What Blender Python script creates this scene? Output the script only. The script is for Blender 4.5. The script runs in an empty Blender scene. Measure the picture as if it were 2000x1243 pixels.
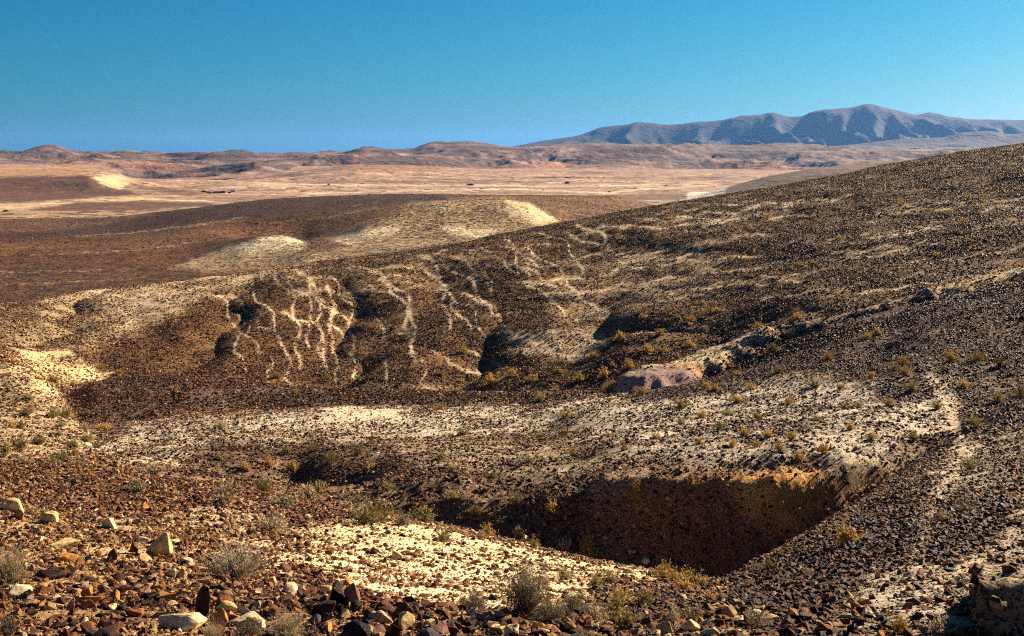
import bpy, bmesh, math, random
import numpy as np
from mathutils import Vector, Euler

rng = np.random.default_rng(7)
random.seed(7)
scene = bpy.context.scene
R = math.radians

# ------------------------------------------------------------------ camera
F = 2356.0            # focal length in photograph pixels (2000 px wide)
HY = 305.0            # photograph row of the true horizon
cam_d = bpy.data.cameras.new('camera')
cam = bpy.data.objects.new('camera', cam_d)
scene.collection.objects.link(cam)
cam_d.sensor_width = 36.0
cam_d.lens = 36.0 * F / 2000.0
cam_d.shift_y = -(621.5 - HY) / 2000.0
cam_d.clip_start = 0.1
cam_d.clip_end = 300000
cam.location = (0, 0, 0)
cam.rotation_euler = (R(90), 0, 0)
scene.camera = cam

# ------------------------------------------------------------------ sky and sun
SUN_AZ, SUN_EL = 51.0, 24.0        # degrees to the right of the view direction, above horizon
w = bpy.data.worlds.new('World'); scene.world = w; w.use_nodes = True
nt = w.node_tree
for n in list(nt.nodes): nt.nodes.remove(n)
sky = nt.nodes.new('ShaderNodeTexSky'); sky.sky_type = 'NISHITA'; sky.sun_disc = False
sky.sun_elevation = R(SUN_EL); sky.sun_rotation = R(SUN_AZ)
sky.altitude = 300; sky.air_density = 1.0; sky.dust_density = 0.7; sky.ozone_density = 3.5
bg = nt.nodes.new('ShaderNodeBackground'); bg.inputs['Strength'].default_value = 0.05
wo = nt.nodes.new('ShaderNodeOutputWorld')
# the photograph's strong, cyan rendering of the whole sky: one contrast curve and one tint for all directions
SKY_CURVE = ((0.58, 5.9, 2.6), (1.88, 5.39, 1.25), (3.25, 6.76, 1.0))     # gain, reference, exponent for red, green, blue
sep = nt.nodes.new('ShaderNodeSeparateColor'); comb = nt.nodes.new('ShaderNodeCombineColor'); nt.links.new(sky.outputs[0], sep.inputs[0])
for i, (g_, ref_, ex_) in enumerate(SKY_CURVE):
    m0 = nt.nodes.new('ShaderNodeMath'); m0.operation = 'DIVIDE'; m0.inputs[1].default_value = ref_
    m3 = nt.nodes.new('ShaderNodeMath'); m3.operation = 'MINIMUM'; m3.inputs[1].default_value = 2.6
    m1 = nt.nodes.new('ShaderNodeMath'); m1.operation = 'POWER'; m1.inputs[1].default_value = ex_
    m2 = nt.nodes.new('ShaderNodeMath'); m2.operation = 'MULTIPLY'; m2.inputs[1].default_value = g_
    nt.links.new(sep.outputs[i], m0.inputs[0]); nt.links.new(m0.outputs[0], m3.inputs[0]); nt.links.new(m3.outputs[0], m1.inputs[0]); nt.links.new(m1.outputs[0], m2.inputs[0]); nt.links.new(m2.outputs[0], comb.inputs[i])
nt.links.new(comb.outputs[0], bg.inputs['Color'])
nt.links.new(bg.outputs[0], wo.inputs['Surface'])
sun_d = bpy.data.lights.new('sun', 'SUN'); sun_d.energy = 5.0; sun_d.angle = R(0.5); sun_d.color = (1.0, 0.83, 0.60)
sun = bpy.data.objects.new('sun', sun_d); scene.collection.objects.link(sun)
sdir = Vector((math.sin(R(SUN_AZ)) * math.cos(R(SUN_EL)), math.cos(R(SUN_AZ)) * math.cos(R(SUN_EL)), math.sin(R(SUN_EL))))
sun.rotation_euler = sdir.to_track_quat('Z', 'Y').to_euler()
scene.view_settings.view_transform = 'Standard'; scene.view_settings.look = 'None'
scene.view_settings.exposure = 1.72; scene.view_settings.gamma = 1.0
scene.view_settings.use_curve_mapping = False
scene.cycles.max_bounces = 4; scene.cycles.diffuse_bounces = 3; scene.cycles.glossy_bounces = 2
scene.cycles.transmission_bounces = 2; scene.cycles.volume_bounces = 0; scene.cycles.transparent_max_bounces = 4
scene.cycles.use_denoising = False
scene.cycles.pixel_filter_type = 'BLACKMAN_HARRIS'; scene.cycles.filter_width = 1.1

# ------------------------------------------------------------------ helpers
def link(o, coll=None):
    (coll or scene.collection).objects.link(o); return o

def tag(o, label=None, cat=None, group=None, kind=None):
    if label: o['label'] = label
    if cat: o['category'] = cat
    if group: o['group'] = group
    if kind: o['kind'] = kind
    return o

def _hash(ix, iy, seed):
    h = (ix.astype(np.int64) * 374761393 + iy.astype(np.int64) * 668265263 + seed * 974711) & 0xffffffff
    h = ((h ^ (h >> 13)) * 1274126177) & 0xffffffff
    return (h ^ (h >> 16)) & 0xffffffff

def perlin(x, y, seed=0):
    ix = np.floor(x); iy = np.floor(y); fx = x - ix; fy = y - iy
    sx = fx * fx * fx * (fx * (fx * 6 - 15) + 10); sy = fy * fy * fy * (fy * (fy * 6 - 15) + 10)
    def g(dx, dy):
        a = _hash(ix + dx, iy + dy, seed).astype(np.float64) * (2 * math.pi / 4294967296.0)
        return np.cos(a) * (fx - dx) + np.sin(a) * (fy - dy)
    n0 = g(0, 0) * (1 - sx) + g(1, 0) * sx
    n1 = g(0, 1) * (1 - sx) + g(1, 1) * sx
    return (n0 * (1 - sy) + n1 * sy) * 1.5

def fbm(x, y, octv=4, seed=0, gain=0.5):
    a = 1.0; s = 0; t = 0
    for i in range(octv):
        s = s + a * perlin(x * 2 ** i + 17.3 * i, y * 2 ** i - 9.1 * i, seed + i); t += a; a *= gain
    return s / t

def ridged(x, y, octv=4, seed=0, gain=0.5):
    a = 1.0; s = 0; t = 0
    for i in range(octv):
        s = s + a * (1 - np.abs(perlin(x * 2 ** i + 3.7 * i, y * 2 ** i + 5.3 * i, seed + i)) * 1.6); t += a; a *= gain
    return s / t            # about 0..1, ridges at 1

def sstep(a, b, x):
    t = np.clip((x - a) / (b - a), 0, 1); return t * t * (3 - 2 * t)

def pchip(xk, yk, x):
    xk = np.asarray(xk, float); yk = np.asarray(yk, float)
    h = np.diff(xk); dl = np.diff(yk) / h
    m = np.zeros_like(xk); m[0] = dl[0]; m[-1] = dl[-1]
    for i in range(1, len(xk) - 1):
        if dl[i - 1] * dl[i] > 0:
            w1 = 2 * h[i] + h[i - 1]; w2 = h[i] + 2 * h[i - 1]
            m[i] = (w1 + w2) / (w1 / dl[i - 1] + w2 / dl[i])
    i = np.clip(np.searchsorted(xk, x) - 1, 0, len(xk) - 2)
    t = (x - xk[i]) / h[i]; t = np.clip(t, 0, 1)
    return ((2 * t ** 3 - 3 * t ** 2 + 1) * yk[i] + (t ** 3 - 2 * t ** 2 + t) * h[i] * m[i]
            + (-2 * t ** 3 + 3 * t ** 2) * yk[i + 1] + (t ** 3 - t ** 2) * h[i] * m[i + 1])

# A sheet of terrain: ridge and valley lines given as (photo column, photo row, distance in metres)
class Sheet:
    def __init__(s, feats, pxs, ds):
        s.px = np.asarray(pxs, float); s.ds = np.asarray(ds, float)
        ld = np.log(s.ds)
        K = len(feats); C = len(s.px)
        dk = np.zeros((K, C)); pk = np.zeros((K, C))
        for k, f in enumerate(feats):
            f = sorted(f)
            xs = [p[0] for p in f]
            if len(f) == 1:
                pk[k] = f[0][1]; dk[k] = math.log(f[0][2])
            else:
                xc = np.clip(s.px, xs[0], xs[-1])
                pk[k] = pchip(xs, [p[1] for p in f], xc); dk[k] = pchip(xs, [math.log(p[2]) for p in f], xc)
        for k in range(1, K): dk[k] = np.maximum(dk[k], dk[k - 1] + 0.004)
        PY = np.zeros((len(ds), C))
        for c in range(C):
            PY[:, c] = pchip(dk[:, c], pk[:, c], np.clip(ld, dk[0, c], dk[-1, c]))
        s.dk = np.exp(dk); s.pk = pk
        s.D = np.repeat(s.ds[:, None], C, 1)
        s.PX = np.repeat(s.px[None, :], len(ds), 0)
        s.X = (s.PX - 1000) / F * s.D; s.Y = s.D.copy()
        s.Z = (HY - PY) / F * s.D
    def py(s): return HY - s.Z / s.Y * F
    def at(s, px, d):
        """height above nothing: terrain z at photo column px and distance d"""
        c = np.interp(px, s.px, np.arange(len(s.px))); r = np.interp(d, s.ds, np.arange(len(s.ds)))
        c0 = np.clip(np.floor(c).astype(int), 0, len(s.px) - 2); r0 = np.clip(np.floor(r).astype(int), 0, len(s.ds) - 2)
        a = c - c0; b = r - r0; Z = s.Z
        return (Z[r0, c0] * (1 - a) * (1 - b) + Z[r0, c0 + 1] * a * (1 - b) + Z[r0 + 1, c0] * (1 - a) * b + Z[r0 + 1, c0 + 1] * a * b)
    def hit(s, px, py, dmin=0):
        """first point of the sheet that stands at that photo position"""
        c = int(np.argmin(np.abs(s.px - px))); col = s.py()[:, c] if not hasattr(s, '_py') else s._py[:, c]
        ok = np.where((col <= py) & (s.ds >= dmin))[0]
        if len(ok) == 0: return None
        d = s.ds[ok[0]]
        return float((px - 1000) / F * d), float(d), float(s.at(px, d))
    def mesh(s, name, mat, col, extra=None, kind='structure'):
        Rn, C = s.Z.shape
        co = np.stack([s.X, s.Y, s.Z], -1).reshape(-1, 3).astype(np.float32)
        idx = np.arange(Rn * C).reshape(Rn, C)
        q = np.stack([idx[:-1, :-1], idx[:-1, 1:], idx[1:, 1:], idx[1:, :-1]], -1).reshape(-1).astype(np.int32)
        nf = len(q) // 4
        me = bpy.data.meshes.new(name)
        me.vertices.add(len(co)); me.vertices.foreach_set('co', co.ravel())
        me.loops.add(len(q)); me.loops.foreach_set('vertex_index', q)
        me.polygons.add(nf); me.polygons.foreach_set('loop_start', np.arange(0, 4 * nf, 4, dtype=np.int32))
        me.polygons.foreach_set('loop_total', np.full(nf, 4, np.int32))
        me.polygons.foreach_set('use_smooth', np.ones(nf, bool))
        me.update(calc_edges=True)
        a = me.attributes.new('ground_color', 'FLOAT_COLOR', 'POINT')
        cc = np.ones((Rn * C, 4), np.float32); cc[:, :3] = col.reshape(-1, 3)
        a.data.foreach_set('color', cc.ravel())
        for k, v in (extra or {}).items():
            b = me.attributes.new(k, 'FLOAT', 'POINT'); b.data.foreach_set('value', v.reshape(-1).astype(np.float32))
        me.materials.append(mat)
        o = link(bpy.data.objects.new(name, me)); o['kind'] = kind
        return o

def columns(n_in, n_out, lo=-1300, hi=3300):
    return np.concatenate([np.linspace(lo, -120, n_out, endpoint=False), np.linspace(-120, 2120, n_in), np.linspace(2120, hi, n_out + 1)[1:]])

# masks from outlines in photograph coordinates, ragged by world noise
def poly_mask(PXj, PYj, poly, soft):
    P = np.asarray(poly, float); x0, y0 = P.min(0) - soft; x1, y1 = P.max(0) + soft
    out = np.zeros(PXj.shape)
    sel = (PXj > x0) & (PXj < x1) & (PYj > y0) & (PYj < y1)
    if not sel.any(): return out
    x = PXj[sel]; y = PYj[sel]
    ins = np.zeros(x.shape, bool); dist = np.full(x.shape, 1e9)
    n = len(P)
    for i in range(n):
        ax, ay = P[i]; bx, by = P[(i + 1) % n]
        c = ((ay > y) != (by > y)) & (x < (bx - ax) * (y - ay) / ((by - ay) if by != ay else 1e-9) + ax)
        ins ^= c
        L2 = (bx - ax) ** 2 + (by - ay) ** 2 + 1e-9
        t = np.clip(((x - ax) * (bx - ax) + (y - ay) * (by - ay)) / L2, 0, 1)
        dist = np.minimum(dist, np.hypot(x - ax - t * (bx - ax), y - ay - t * (by - ay)))
    sd = np.where(ins, dist, -dist)
    out[sel] = sstep(-soft, soft, sd)
    return out

def line_mask(PXj, PYj, pts, width):
    P = np.asarray(pts, float); x0, y0 = P.min(0) - 3 * width; x1, y1 = P.max(0) + 3 * width
    out = np.zeros(PXj.shape)
    sel = (PXj > x0) & (PXj < x1) & (PYj > y0) & (PYj < y1)
    if not sel.any(): return out
    x = PXj[sel]; y = PYj[sel]; dist = np.full(x.shape, 1e9)
    for i in range(len(P) - 1):
        ax, ay = P[i]; bx, by = P[i + 1]
        L2 = (bx - ax) ** 2 + (by - ay) ** 2 + 1e-9
        t = np.clip(((x - ax) * (bx - ax) + (y - ay) * (by - ay)) / L2, 0, 1)
        dist = np.minimum(dist, np.hypot(x - ax - t * (bx - ax), y - ay - t * (by - ay)))
    out[sel] = np.exp(-(dist / width) ** 2)
    return out

# ------------------------------------------------------------------ materials
def new_mat(name):
    m = bpy.data.materials.new(name); m.use_nodes = True
    t = m.node_tree
    return m, t, t.nodes['Principled BSDF']

def node(t, typ, **kw):
    n = t.nodes.new(typ)
    for k, v in kw.items():
        if k in n.inputs: n.inputs[k].default_value = v
        else: setattr(n, k, v)
    return n

def mul_noise(t, vec, col, scale, lo, hi, detail=6, rough=0.6):
    n = node(t, 'ShaderNodeTexNoise', Scale=scale, Detail=detail, Roughness=rough)
    t.links.new(vec, n.inputs['Vector'])
    mr = node(t, 'ShaderNodeMapRange'); mr.inputs['From Min'].default_value = 0.3; mr.inputs['From Max'].default_value = 0.7
    mr.inputs['To Min'].default_value = lo; mr.inputs['To Max'].default_value = hi
    t.links.new(n.outputs['Fac'], mr.inputs['Value'])
    mx = node(t, 'ShaderNodeMix', data_type='RGBA', blend_type='MULTIPLY'); mx.inputs['Factor'].default_value = 1
    t.links.new(col, mx.inputs[6]); t.links.new(mr.outputs[0], mx.inputs[7])
    return mx.outputs[2], n

def ground_material(name, scales, bumps, speck=None, rough=0.95):
    """scales: list of (noise scale, low, high) that vary the colour; bumps: list of (scale, metres);
    speck: (cell scale, dark colour, attribute with amount)"""
    m, t, b = new_mat(name)
    geo = node(t, 'ShaderNodeNewGeometry'); vec = geo.outputs['Position']
    at = node(t, 'ShaderNodeAttribute', attribute_name='ground_color'); col = at.outputs['Color']
    for sc, lo, hi in scales:
        col, _ = mul_noise(t, vec, col, sc, lo, hi)
    if speck:
        for sc, dark, an, th in speck:
            v = node(t, 'ShaderNodeTexVoronoi', Scale=sc); t.links.new(vec, v.inputs['Vector'])
            sp = node(t, 'ShaderNodeSeparateColor'); t.links.new(v.outputs['Color'], sp.inputs[0])
            am = node(t, 'ShaderNodeAttribute', attribute_name=an)
            lt = node(t, 'ShaderNodeMath', operation='LESS_THAN'); t.links.new(sp.outputs[0], lt.inputs[0])
            ml = node(t, 'ShaderNodeMath', operation='MULTIPLY'); t.links.new(am.outputs['Fac'], ml.inputs[0]); ml.inputs[1].default_value = th
            t.links.new(ml.outputs[0], lt.inputs[1])
            mx = node(t, 'ShaderNodeMix', data_type='RGBA'); t.links.new(lt.outputs[0], mx.inputs['Factor'])
            t.links.new(col, mx.inputs[6]); mx.inputs[7].default_value = (*dark, 1)
            col = mx.outputs[2]
    t.links.new(col, b.inputs['Base Color'])
    b.inputs['Roughness'].default_value = rough; b.inputs['Specular IOR Level'].default_value = 0.15
    nrm = None
    for sc, dist in bumps:
        n = node(t, 'ShaderNodeTexNoise', Scale=sc, Detail=5, Roughness=0.65); t.links.new(vec, n.inputs['Vector'])
        bp = node(t, 'ShaderNodeBump', Distance=dist, Strength=1.0); t.links.new(n.outputs['Fac'], bp.inputs['Height'])
        if nrm: t.links.new(nrm, bp.inputs['Normal'])
        nrm = bp.outputs[0]
    if nrm: t.links.new(nrm, b.inputs['Normal'])
    return m

M_near = ground_material('stony_ground', [(0.12, 0.74, 1.26), (0.7, 0.76, 1.26), (2.6, 0.78, 1.26), (9.0, 0.68, 1.34), (40.0, 0.72, 1.28)],
                         [(1.5, 0.25), (7.0, 0.09), (30.0, 0.03)],
                         speck=[(48.0, (0.06, 0.028, 0.015), 'gravel_near', 1.0), (7.0, (0.05, 0.024, 0.013), 'gravel_far', 1.0)])
M_brown = ground_material('brown_hill_ground', [(0.02, 0.65, 1.3), (0.15, 0.5, 1.45), (0.9, 0.35, 1.7)], [(0.25, 1.6), (1.1, 0.7)],
                          speck=[(0.75, (0.035, 0.015, 0.01), 'gravel_far', 1.0)])
M_plain = ground_material('plain_ground', [(0.004, 0.75, 1.2), (0.03, 0.7, 1.25), (0.12, 0.75, 1.25)], [(0.02, 6.0), (0.1, 1.6)],
                          speck=[(0.09, (0.08, 0.05, 0.03), 'gravel_far', 1.0)])
M_hills = ground_material('eroded_hill_rock', [(0.003, 0.75, 1.2), (0.015, 0.7, 1.3), (0.06, 0.7, 1.25)], [(0.008, 18.0), (0.03, 6.0)])
M_mount = ground_material('mountain_rock', [(0.001, 0.8, 1.2), (0.006, 0.75, 1.25)], [(0.003, 45.0), (0.012, 12.0)])

def attr_stone_material(name):
    m, t, b = new_mat(name)
    at = node(t, 'ShaderNodeAttribute', attribute_name='stone_color', attribute_type='INSTANCER')
    tc = node(t, 'ShaderNodeTexCoord'); col = at.outputs['Color']
    col, _ = mul_noise(t, tc.outputs['Object'], col, 3.0, 0.6, 1.35, 5)
    col, _ = mul_noise(t, tc.outputs['Object'], col, 14.0, 0.7, 1.25, 4)
    t.links.new(col, b.inputs['Base Color'])
    # darker varnish is smoother
    sp = node(t, 'ShaderNodeRGBToBW'); t.links.new(at.outputs['Color'], sp.inputs[0])
    mr = node(t, 'ShaderNodeMapRange'); mr.inputs['From Min'].default_value = 0.02; mr.inputs['From Max'].default_value = 0.25
    mr.inputs['To Min'].default_value = 0.40; mr.inputs['To Max'].default_value = 0.9
    t.links.new(sp.outputs[0], mr.inputs[0]); t.links.new(mr.outputs[0], b.inputs['Roughness'])
    b.inputs['Specular IOR Level'].default_value = 0.05
    n = node(t, 'ShaderNodeTexNoise', Scale=7.0, Detail=6, Roughness=0.7); t.links.new(tc.outputs['Object'], n.inputs['Vector'])
    bp = node(t, 'ShaderNodeBump', Distance=0.12, Strength=0.45); t.links.new(n.outputs['Fac'], bp.inputs['Height'])
    t.links.new(bp.outputs[0], b.inputs['Normal'])
    return m
M_stone = attr_stone_material('desert_stone')

def plant_material(name, col, trans=0.35):
    m, t, b = new_mat(name)
    oi = node(t, 'ShaderNodeObjectInfo')
    tc = node(t, 'ShaderNodeTexCoord')
    rgb = node(t, 'ShaderNodeRGB'); rgb.outputs[0].default_value = (*col, 1)
    c, _ = mul_noise(t, tc.outputs['Object'], rgb.outputs[0], 6.0, 0.6, 1.4, 3)
    mr = node(t, 'ShaderNodeMapRange'); mr.inputs['To Min'].default_value = 0.7; mr.inputs['To Max'].default_value = 1.3
    t.links.new(oi.outputs['Random'], mr.inputs[0])
    mx = node(t, 'ShaderNodeMix', data_type='RGBA', blend_type='MULTIPLY'); mx.inputs['Factor'].default_value = 1
    t.links.new(c, mx.inputs[6]); t.links.new(mr.outputs[0], mx.inputs[7])
    t.links.new(mx.outputs[2], b.inputs['Base Color']); b.inputs['Roughness'].default_value = 0.8
    b.inputs['Specular IOR Level'].default_value = 0.2
    tr = node(t, 'ShaderNodeBsdfTranslucent'); t.links.new(mx.outputs[2], tr.inputs['Color'])
    ms = node(t, 'ShaderNodeMixShader'); ms.inputs[0].default_value = trans
    t.links.new(b.outputs[0], ms.inputs[1]); t.links.new(tr.outputs[0], ms.inputs[2])
    t.links.new(ms.outputs[0], t.nodes['Material Output'].inputs['Surface'])
    return m
M_gold = plant_material('golden_twigs', (0.42, 0.27, 0.075))
M_olive = plant_material('olive_leaves', (0.24, 0.18, 0.055))
M_straw = plant_material('straw_twigs', (0.34, 0.27, 0.16))
M_grey = plant_material('grey_twigs', (0.22, 0.18, 0.13), 0.1)
M_bark = plant_material('dark_bark', (0.09, 0.06, 0.04), 0.0)

# ================================================================== NEAR TERRAIN
def ext(f):            # carry a line on beyond both sides of the frame
    f = sorted(f); a, b = f[0], f[-1]
    return f
near_feats = [
    [(0, HY + 1.62 / 1.0 * F, 1.0)],
    [(0, HY + 2.05 / 3.0 * F, 3.0)],
    [(0, 1252, 8.0), (1000, 1258, 8.0), (2000, 1250, 8.0)],
    [(0, 1205, 9.3), (300, 1202, 9.3), (500, 1192, 9.3), (640, 1172, 9.4), (800, 1188, 9.4), (1000, 1200, 9.4), (1150, 1215, 9.3), (1400, 1212, 9.3), (1800, 1195, 9.3), (2000, 1185, 9.3)],
    [(0, 1165, 10.8), (300, 1165, 10.8), (500, 1170, 10.8), (640, 1182, 10.8), (800, 1198, 10.9), (1000, 1208, 10.9), (1150, 1206, 10.8), (1400, 1195, 10.8), (1800, 1160, 10.8), (2000, 1145, 10.8)],
    [(0, 1118, 13), (300, 1122, 13), (500, 1135, 13), (640, 1150, 13), (800, 1176, 13), (1000, 1186, 13), (1150, 1190, 13), (1400, 1180, 13), (1800, 1115, 13), (2000, 1095, 13)],
    [(0, 1015, 20), (400, 1042, 20), (600, 1072, 20), (800, 1096, 20), (1000, 1124, 20), (1200, 1140, 20), (1400, 1150, 20), (1500, 1130, 20), (1600, 1098, 20), (1800, 1030, 20), (2000, 990, 20)],
    [(-400, 890, 40), (0, 905, 38), (200, 917, 37), (400, 940, 36), (600, 978, 34), (800, 1013, 32), (1000, 1058, 30), (1200, 1098, 27), (1390, 1132, 25), (1500, 1087, 27), (1600, 1027, 30), (1700, 966, 35), (1750, 934, 40), (1870, 868, 48), (2000, 800, 58), (2500, 650, 62)],
    [(-400, 925, 48), (0, 940, 46), (200, 955, 45), (400, 985, 44), (600, 1040, 43), (800, 1085, 42), (1000, 1140, 40), (1200, 1190, 39), (1400, 1250, 38), (1500, 1190, 38.5), (1600, 1110, 40), (1700, 1000, 42), (1750, 945, 44), (1870, 864, 50), (2000, 795, 60), (2500, 646, 64)],
    [(-400, 888, 57), (0, 903, 55), (200, 914, 54), (400, 936, 52), (600, 973, 51.5), (700, 992, 50.5), (800, 1010, 49.0), (900, 1032, 48.0), (1000, 1055, 47.2), (1100, 1075, 46.8), (1200, 1092, 46.4), (1400, 1128, 45.7), (1500, 1088, 46.8), (1600, 1018, 48.2), (1700, 960, 50.2), (1750, 926, 51.2), (1870, 858, 54), (2000, 788, 64), (2500, 640, 68)],
    [(-400, 865, 66), (0, 882, 65), (200, 895, 63), (400, 918, 60), (600, 948, 56), (700, 955, 54), (800, 952, 52.4), (900, 948, 51.4), (1000, 962, 50.6), (1100, 958, 49.8), (1200, 932, 49), (1400, 915, 48), (1500, 910, 48.2), (1600, 903, 49.3), (1700, 900, 51), (1750, 897, 52), (1870, 845, 58), (2000, 775, 68), (2500, 630, 72)],
    [(-400, 790, 90), (0, 806, 88), (100, 830, 86), (200, 866, 80), (400, 858, 78), (600, 862, 78), (800, 866, 77), (1000, 864, 76), (1200, 846, 75), (1400, 828, 74), (1600, 793, 76), (1800, 740, 80), (2000, 690, 84), (2500, 560, 90)],
    [(-400, 690, 118), (0, 702, 118), (60, 722, 114), (110, 765, 108), (180, 846, 97), (250, 826, 96), (400, 808, 98), (600, 797, 104), (800, 794, 108), (1000, 789, 108), (1200, 770, 106), (1400, 745, 104), (1600, 690, 106), (1800, 622, 110), (2000, 570, 110), (2500, 450, 115)],
    [(-400, 685, 124), (0, 700, 124), (60, 735, 122), (110, 790, 116), (180, 852, 108), (250, 838, 111), (330, 828, 112), (450, 818, 114), (600, 809, 116), (800, 803, 116), (1000, 796, 114), (1200, 777, 111), (1300, 764, 110), (1400, 737, 112), (1600, 672, 114), (1800, 607, 117), (2000, 560, 116), (2500, 442, 120)],
    [(-400, 677, 134), (0, 690, 132), (60, 745, 133), (110, 765, 134), (200, 745, 138), (330, 733, 140), (450, 736, 142), (550, 751, 142), (700, 760, 138), (900, 765, 130), (1100, 768, 122), (1250, 752, 118), (1400, 708, 122), (1500, 670, 122), (1600, 645, 122), (1800, 592, 124), (2000, 546, 122), (2500, 430, 126)],
    [(-400, 672, 145), (0, 682, 145), (60, 720, 148), (110, 742, 150), (200, 750, 152), (330, 755, 152), (450, 760, 153), (550, 772, 152), (700, 777, 148), (900, 780, 140), (1100, 778, 130), (1250, 762, 124), (1400, 708, 127), (1500, 668, 127), (1600, 650, 127), (1800, 594, 128), (2000, 547, 126), (2500, 428, 130)],
    [(-400, 662, 160), (0, 670, 160), (100, 690, 165), (150, 692, 166), (200, 725, 165), (330, 728, 163), (450, 733, 162), (550, 748, 160), (700, 757, 155), (900, 761, 147), (1100, 764, 136), (1250, 732, 130), (1400, 690, 133), (1500, 650, 133), (1600, 612, 134), (1800, 570, 136), (2000, 530, 135), (2500, 415, 138)],
    [(-400, 640, 185), (0, 630, 188), (200, 633, 195), (400, 620, 200), (600, 618, 200), (800, 608, 200), (1000, 588, 200), (1200, 558, 200), (1400, 515, 200), (1600, 473, 202), (1800, 425, 206), (2000, 380, 210), (2500, 290, 220)],
    [(-400, 625, 225), (0, 594, 230), (100, 580, 233), (200, 564, 236), (400, 543, 245), (590, 517, 253), (700, 504, 258), (850, 484, 266), (1000, 455, 278), (1150, 427, 290), (1270, 404, 298), (1400, 384, 310), (1620, 345, 328), (1800, 310, 345), (2000, 279, 360), (2500, 200, 390)],
    [(-400, 640, 290), (0, 612, 300), (400, 565, 315), (850, 512, 340), (1270, 440, 375), (1620, 385, 400), (2000, 325, 430), (2500, 245, 460)],
    [(-400, 690, 420), (0, 665, 420), (400, 630, 425), (850, 590, 440), (1270, 520, 460), (1620, 460, 470), (2000, 400, 480), (2500, 320, 490)],
]
NPX = columns(800, 40)
NDS = np.exp(np.concatenate([np.linspace(math.log(1.0), math.log(7.5), 34, endpoint=False),
                             np.linspace(math.log(7.5), math.log(112), 480, endpoint=False), np.linspace(math.log(112), math.log(320), 400, endpoint=False),
                             np.linspace(math.log(320), math.log(470), 16)]))
near = Sheet(near_feats, NPX, NDS)
X, Y, D = near.X, near.Y, near.D
PXg = near.PX
rim = near.dk
def bump2(px0, d0, spx, sd): return np.exp(-((PXg - px0) / spx) ** 2 - (np.log(D / d0) / (sd / d0)) ** 2)
# erosion hollow on the pale ridge, side gullies, corner pit
near.Z -= 1.6 * bump2(470, 63, 95, 4) + 1.3 * bump2(570, 66, 45, 4.5) + 1.5 * bump2(660, 62, 80, 4)
near.Z -= 0.9 * bump2(1720, 100, 60, 6) - 0.5 * bump2(1250, 86, 200, 10)
bank = sstep(1896, 1918, PXg + 9 * perlin(X * 2.3, Y * 2.3, 5)) * sstep(7.72, 8.02, D + 0.12 * perlin(X * 2.5, Y * 2.5, 8)) * sstep(11.5, 8.6, D)
near.Z += bank * (0.40 + 0.12 * fbm(X * 2, Y * 2, 3, 9))
# gullies that cut the foot of the big hillside
foot = rim[16][None, :]
wgt = sstep(0.97, 1.03, D / foot) * sstep(1.65, 1.05, D / foot) * sstep(-100, 60, PXg) * sstep(1500, 1250, PXg)
ph = X / 11.0 + 1.3 * fbm(X / 30, Y / 45, 3, 21) + (D - foot) * 0.012
gul = (1 - np.abs(np.sin(ph * math.pi * 0.5))) ** 1.6
near.Z -= wgt * gul * (1.6 + 0.9 * perlin(X / 25, Y / 60, 33))
wgt2 = sstep(1.02, 1.2, D / foot) * sstep(1.0, 0.85, D / rim[18][None, :])
near.Z -= wgt2 * 1.4 * (ridged(X / 40 + Y / 90, Y / 120, 3, 41) - 0.55)
# banks of the deep gully broken by ribs
wb = sstep(0.93, 0.97, D / rim[9][None, :]) * sstep(1.12, 1.0, D / rim[10][None, :]) * sstep(600, 750, PXg)
near.Z -= wb * (0.30 * (1 - np.abs(np.sin(X / 3.4 + 1.5 * fbm(X / 6, Y / 6, 2, 51)))) + 0.16 * fbm(X / 0.9, Y / 0.9, 3, 53) + 0.75 * fbm(X / 5.5, Y / 3.0, 2, 54))
# ridge of pale hill and near slope: general unevenness
near.Z += 0.40 * fbm(X / 16, Y / 16, 2, 61) * sstep(24, 60, D) + (0.14 + 0.12 * sstep(45, 60, D)) * fbm(X / 4.2, Y / 4.2, 3, 62) * sstep(9, 25, D) \
    + (0.05 + 0.05 * sstep(20, 45, D)) * fbm(X / 1.3, Y / 1.3, 3, 63) * sstep(150, 90, D) + 0.25 * fbm(X / 9, Y / 9, 2, 64) * sstep(110, 160, D)
OUT = []
def outcrop(pa, da, pb, db, half, h, seed):
    ax, ay = (pa - 1000) / F * da, da; bx, by = (pb - 1000) / F * db, db
    L2 = (bx - ax) ** 2 + (by - ay) ** 2
    t = np.clip(((X - ax) * (bx - ax) + (Y - ay) * (by - ay)) / L2, 0, 1)
    dist = np.hypot(X - ax - t * (bx - ax), Y - ay - t * (by - ay)) + 0.9 * fbm(X / 3, Y / 3, 3, seed)
    m = sstep(half, half * 0.3, dist)
    near.Z += m * h * (1 + 0.35 * fbm(X / 6, Y / 6, 2, seed + 3) + 0.07 * (ridged(X / 1.6 + Y / 3, Y / 2.4, 3, seed + 5) - 0.6))
    OUT.append(m)
outcrop(1262, 112.5, 1465, 123, 4.4, 1.9, 301)
outcrop(1560, 123.5, 1790, 128, 3.0, 1.0, 311)
outcrop(1862, 129, 1975, 131, 5.0, 1.0, 321)
near._py = near.py()
PYg = near._py
jx = 30 * fbm(PXg / 70, PYg / 40, 5, 71, 0.62); jy = 17 * fbm(PXg / 70, PYg / 40, 5, 72, 0.62)
PXj = PXg + jx; PYj = PYg + jy

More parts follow.
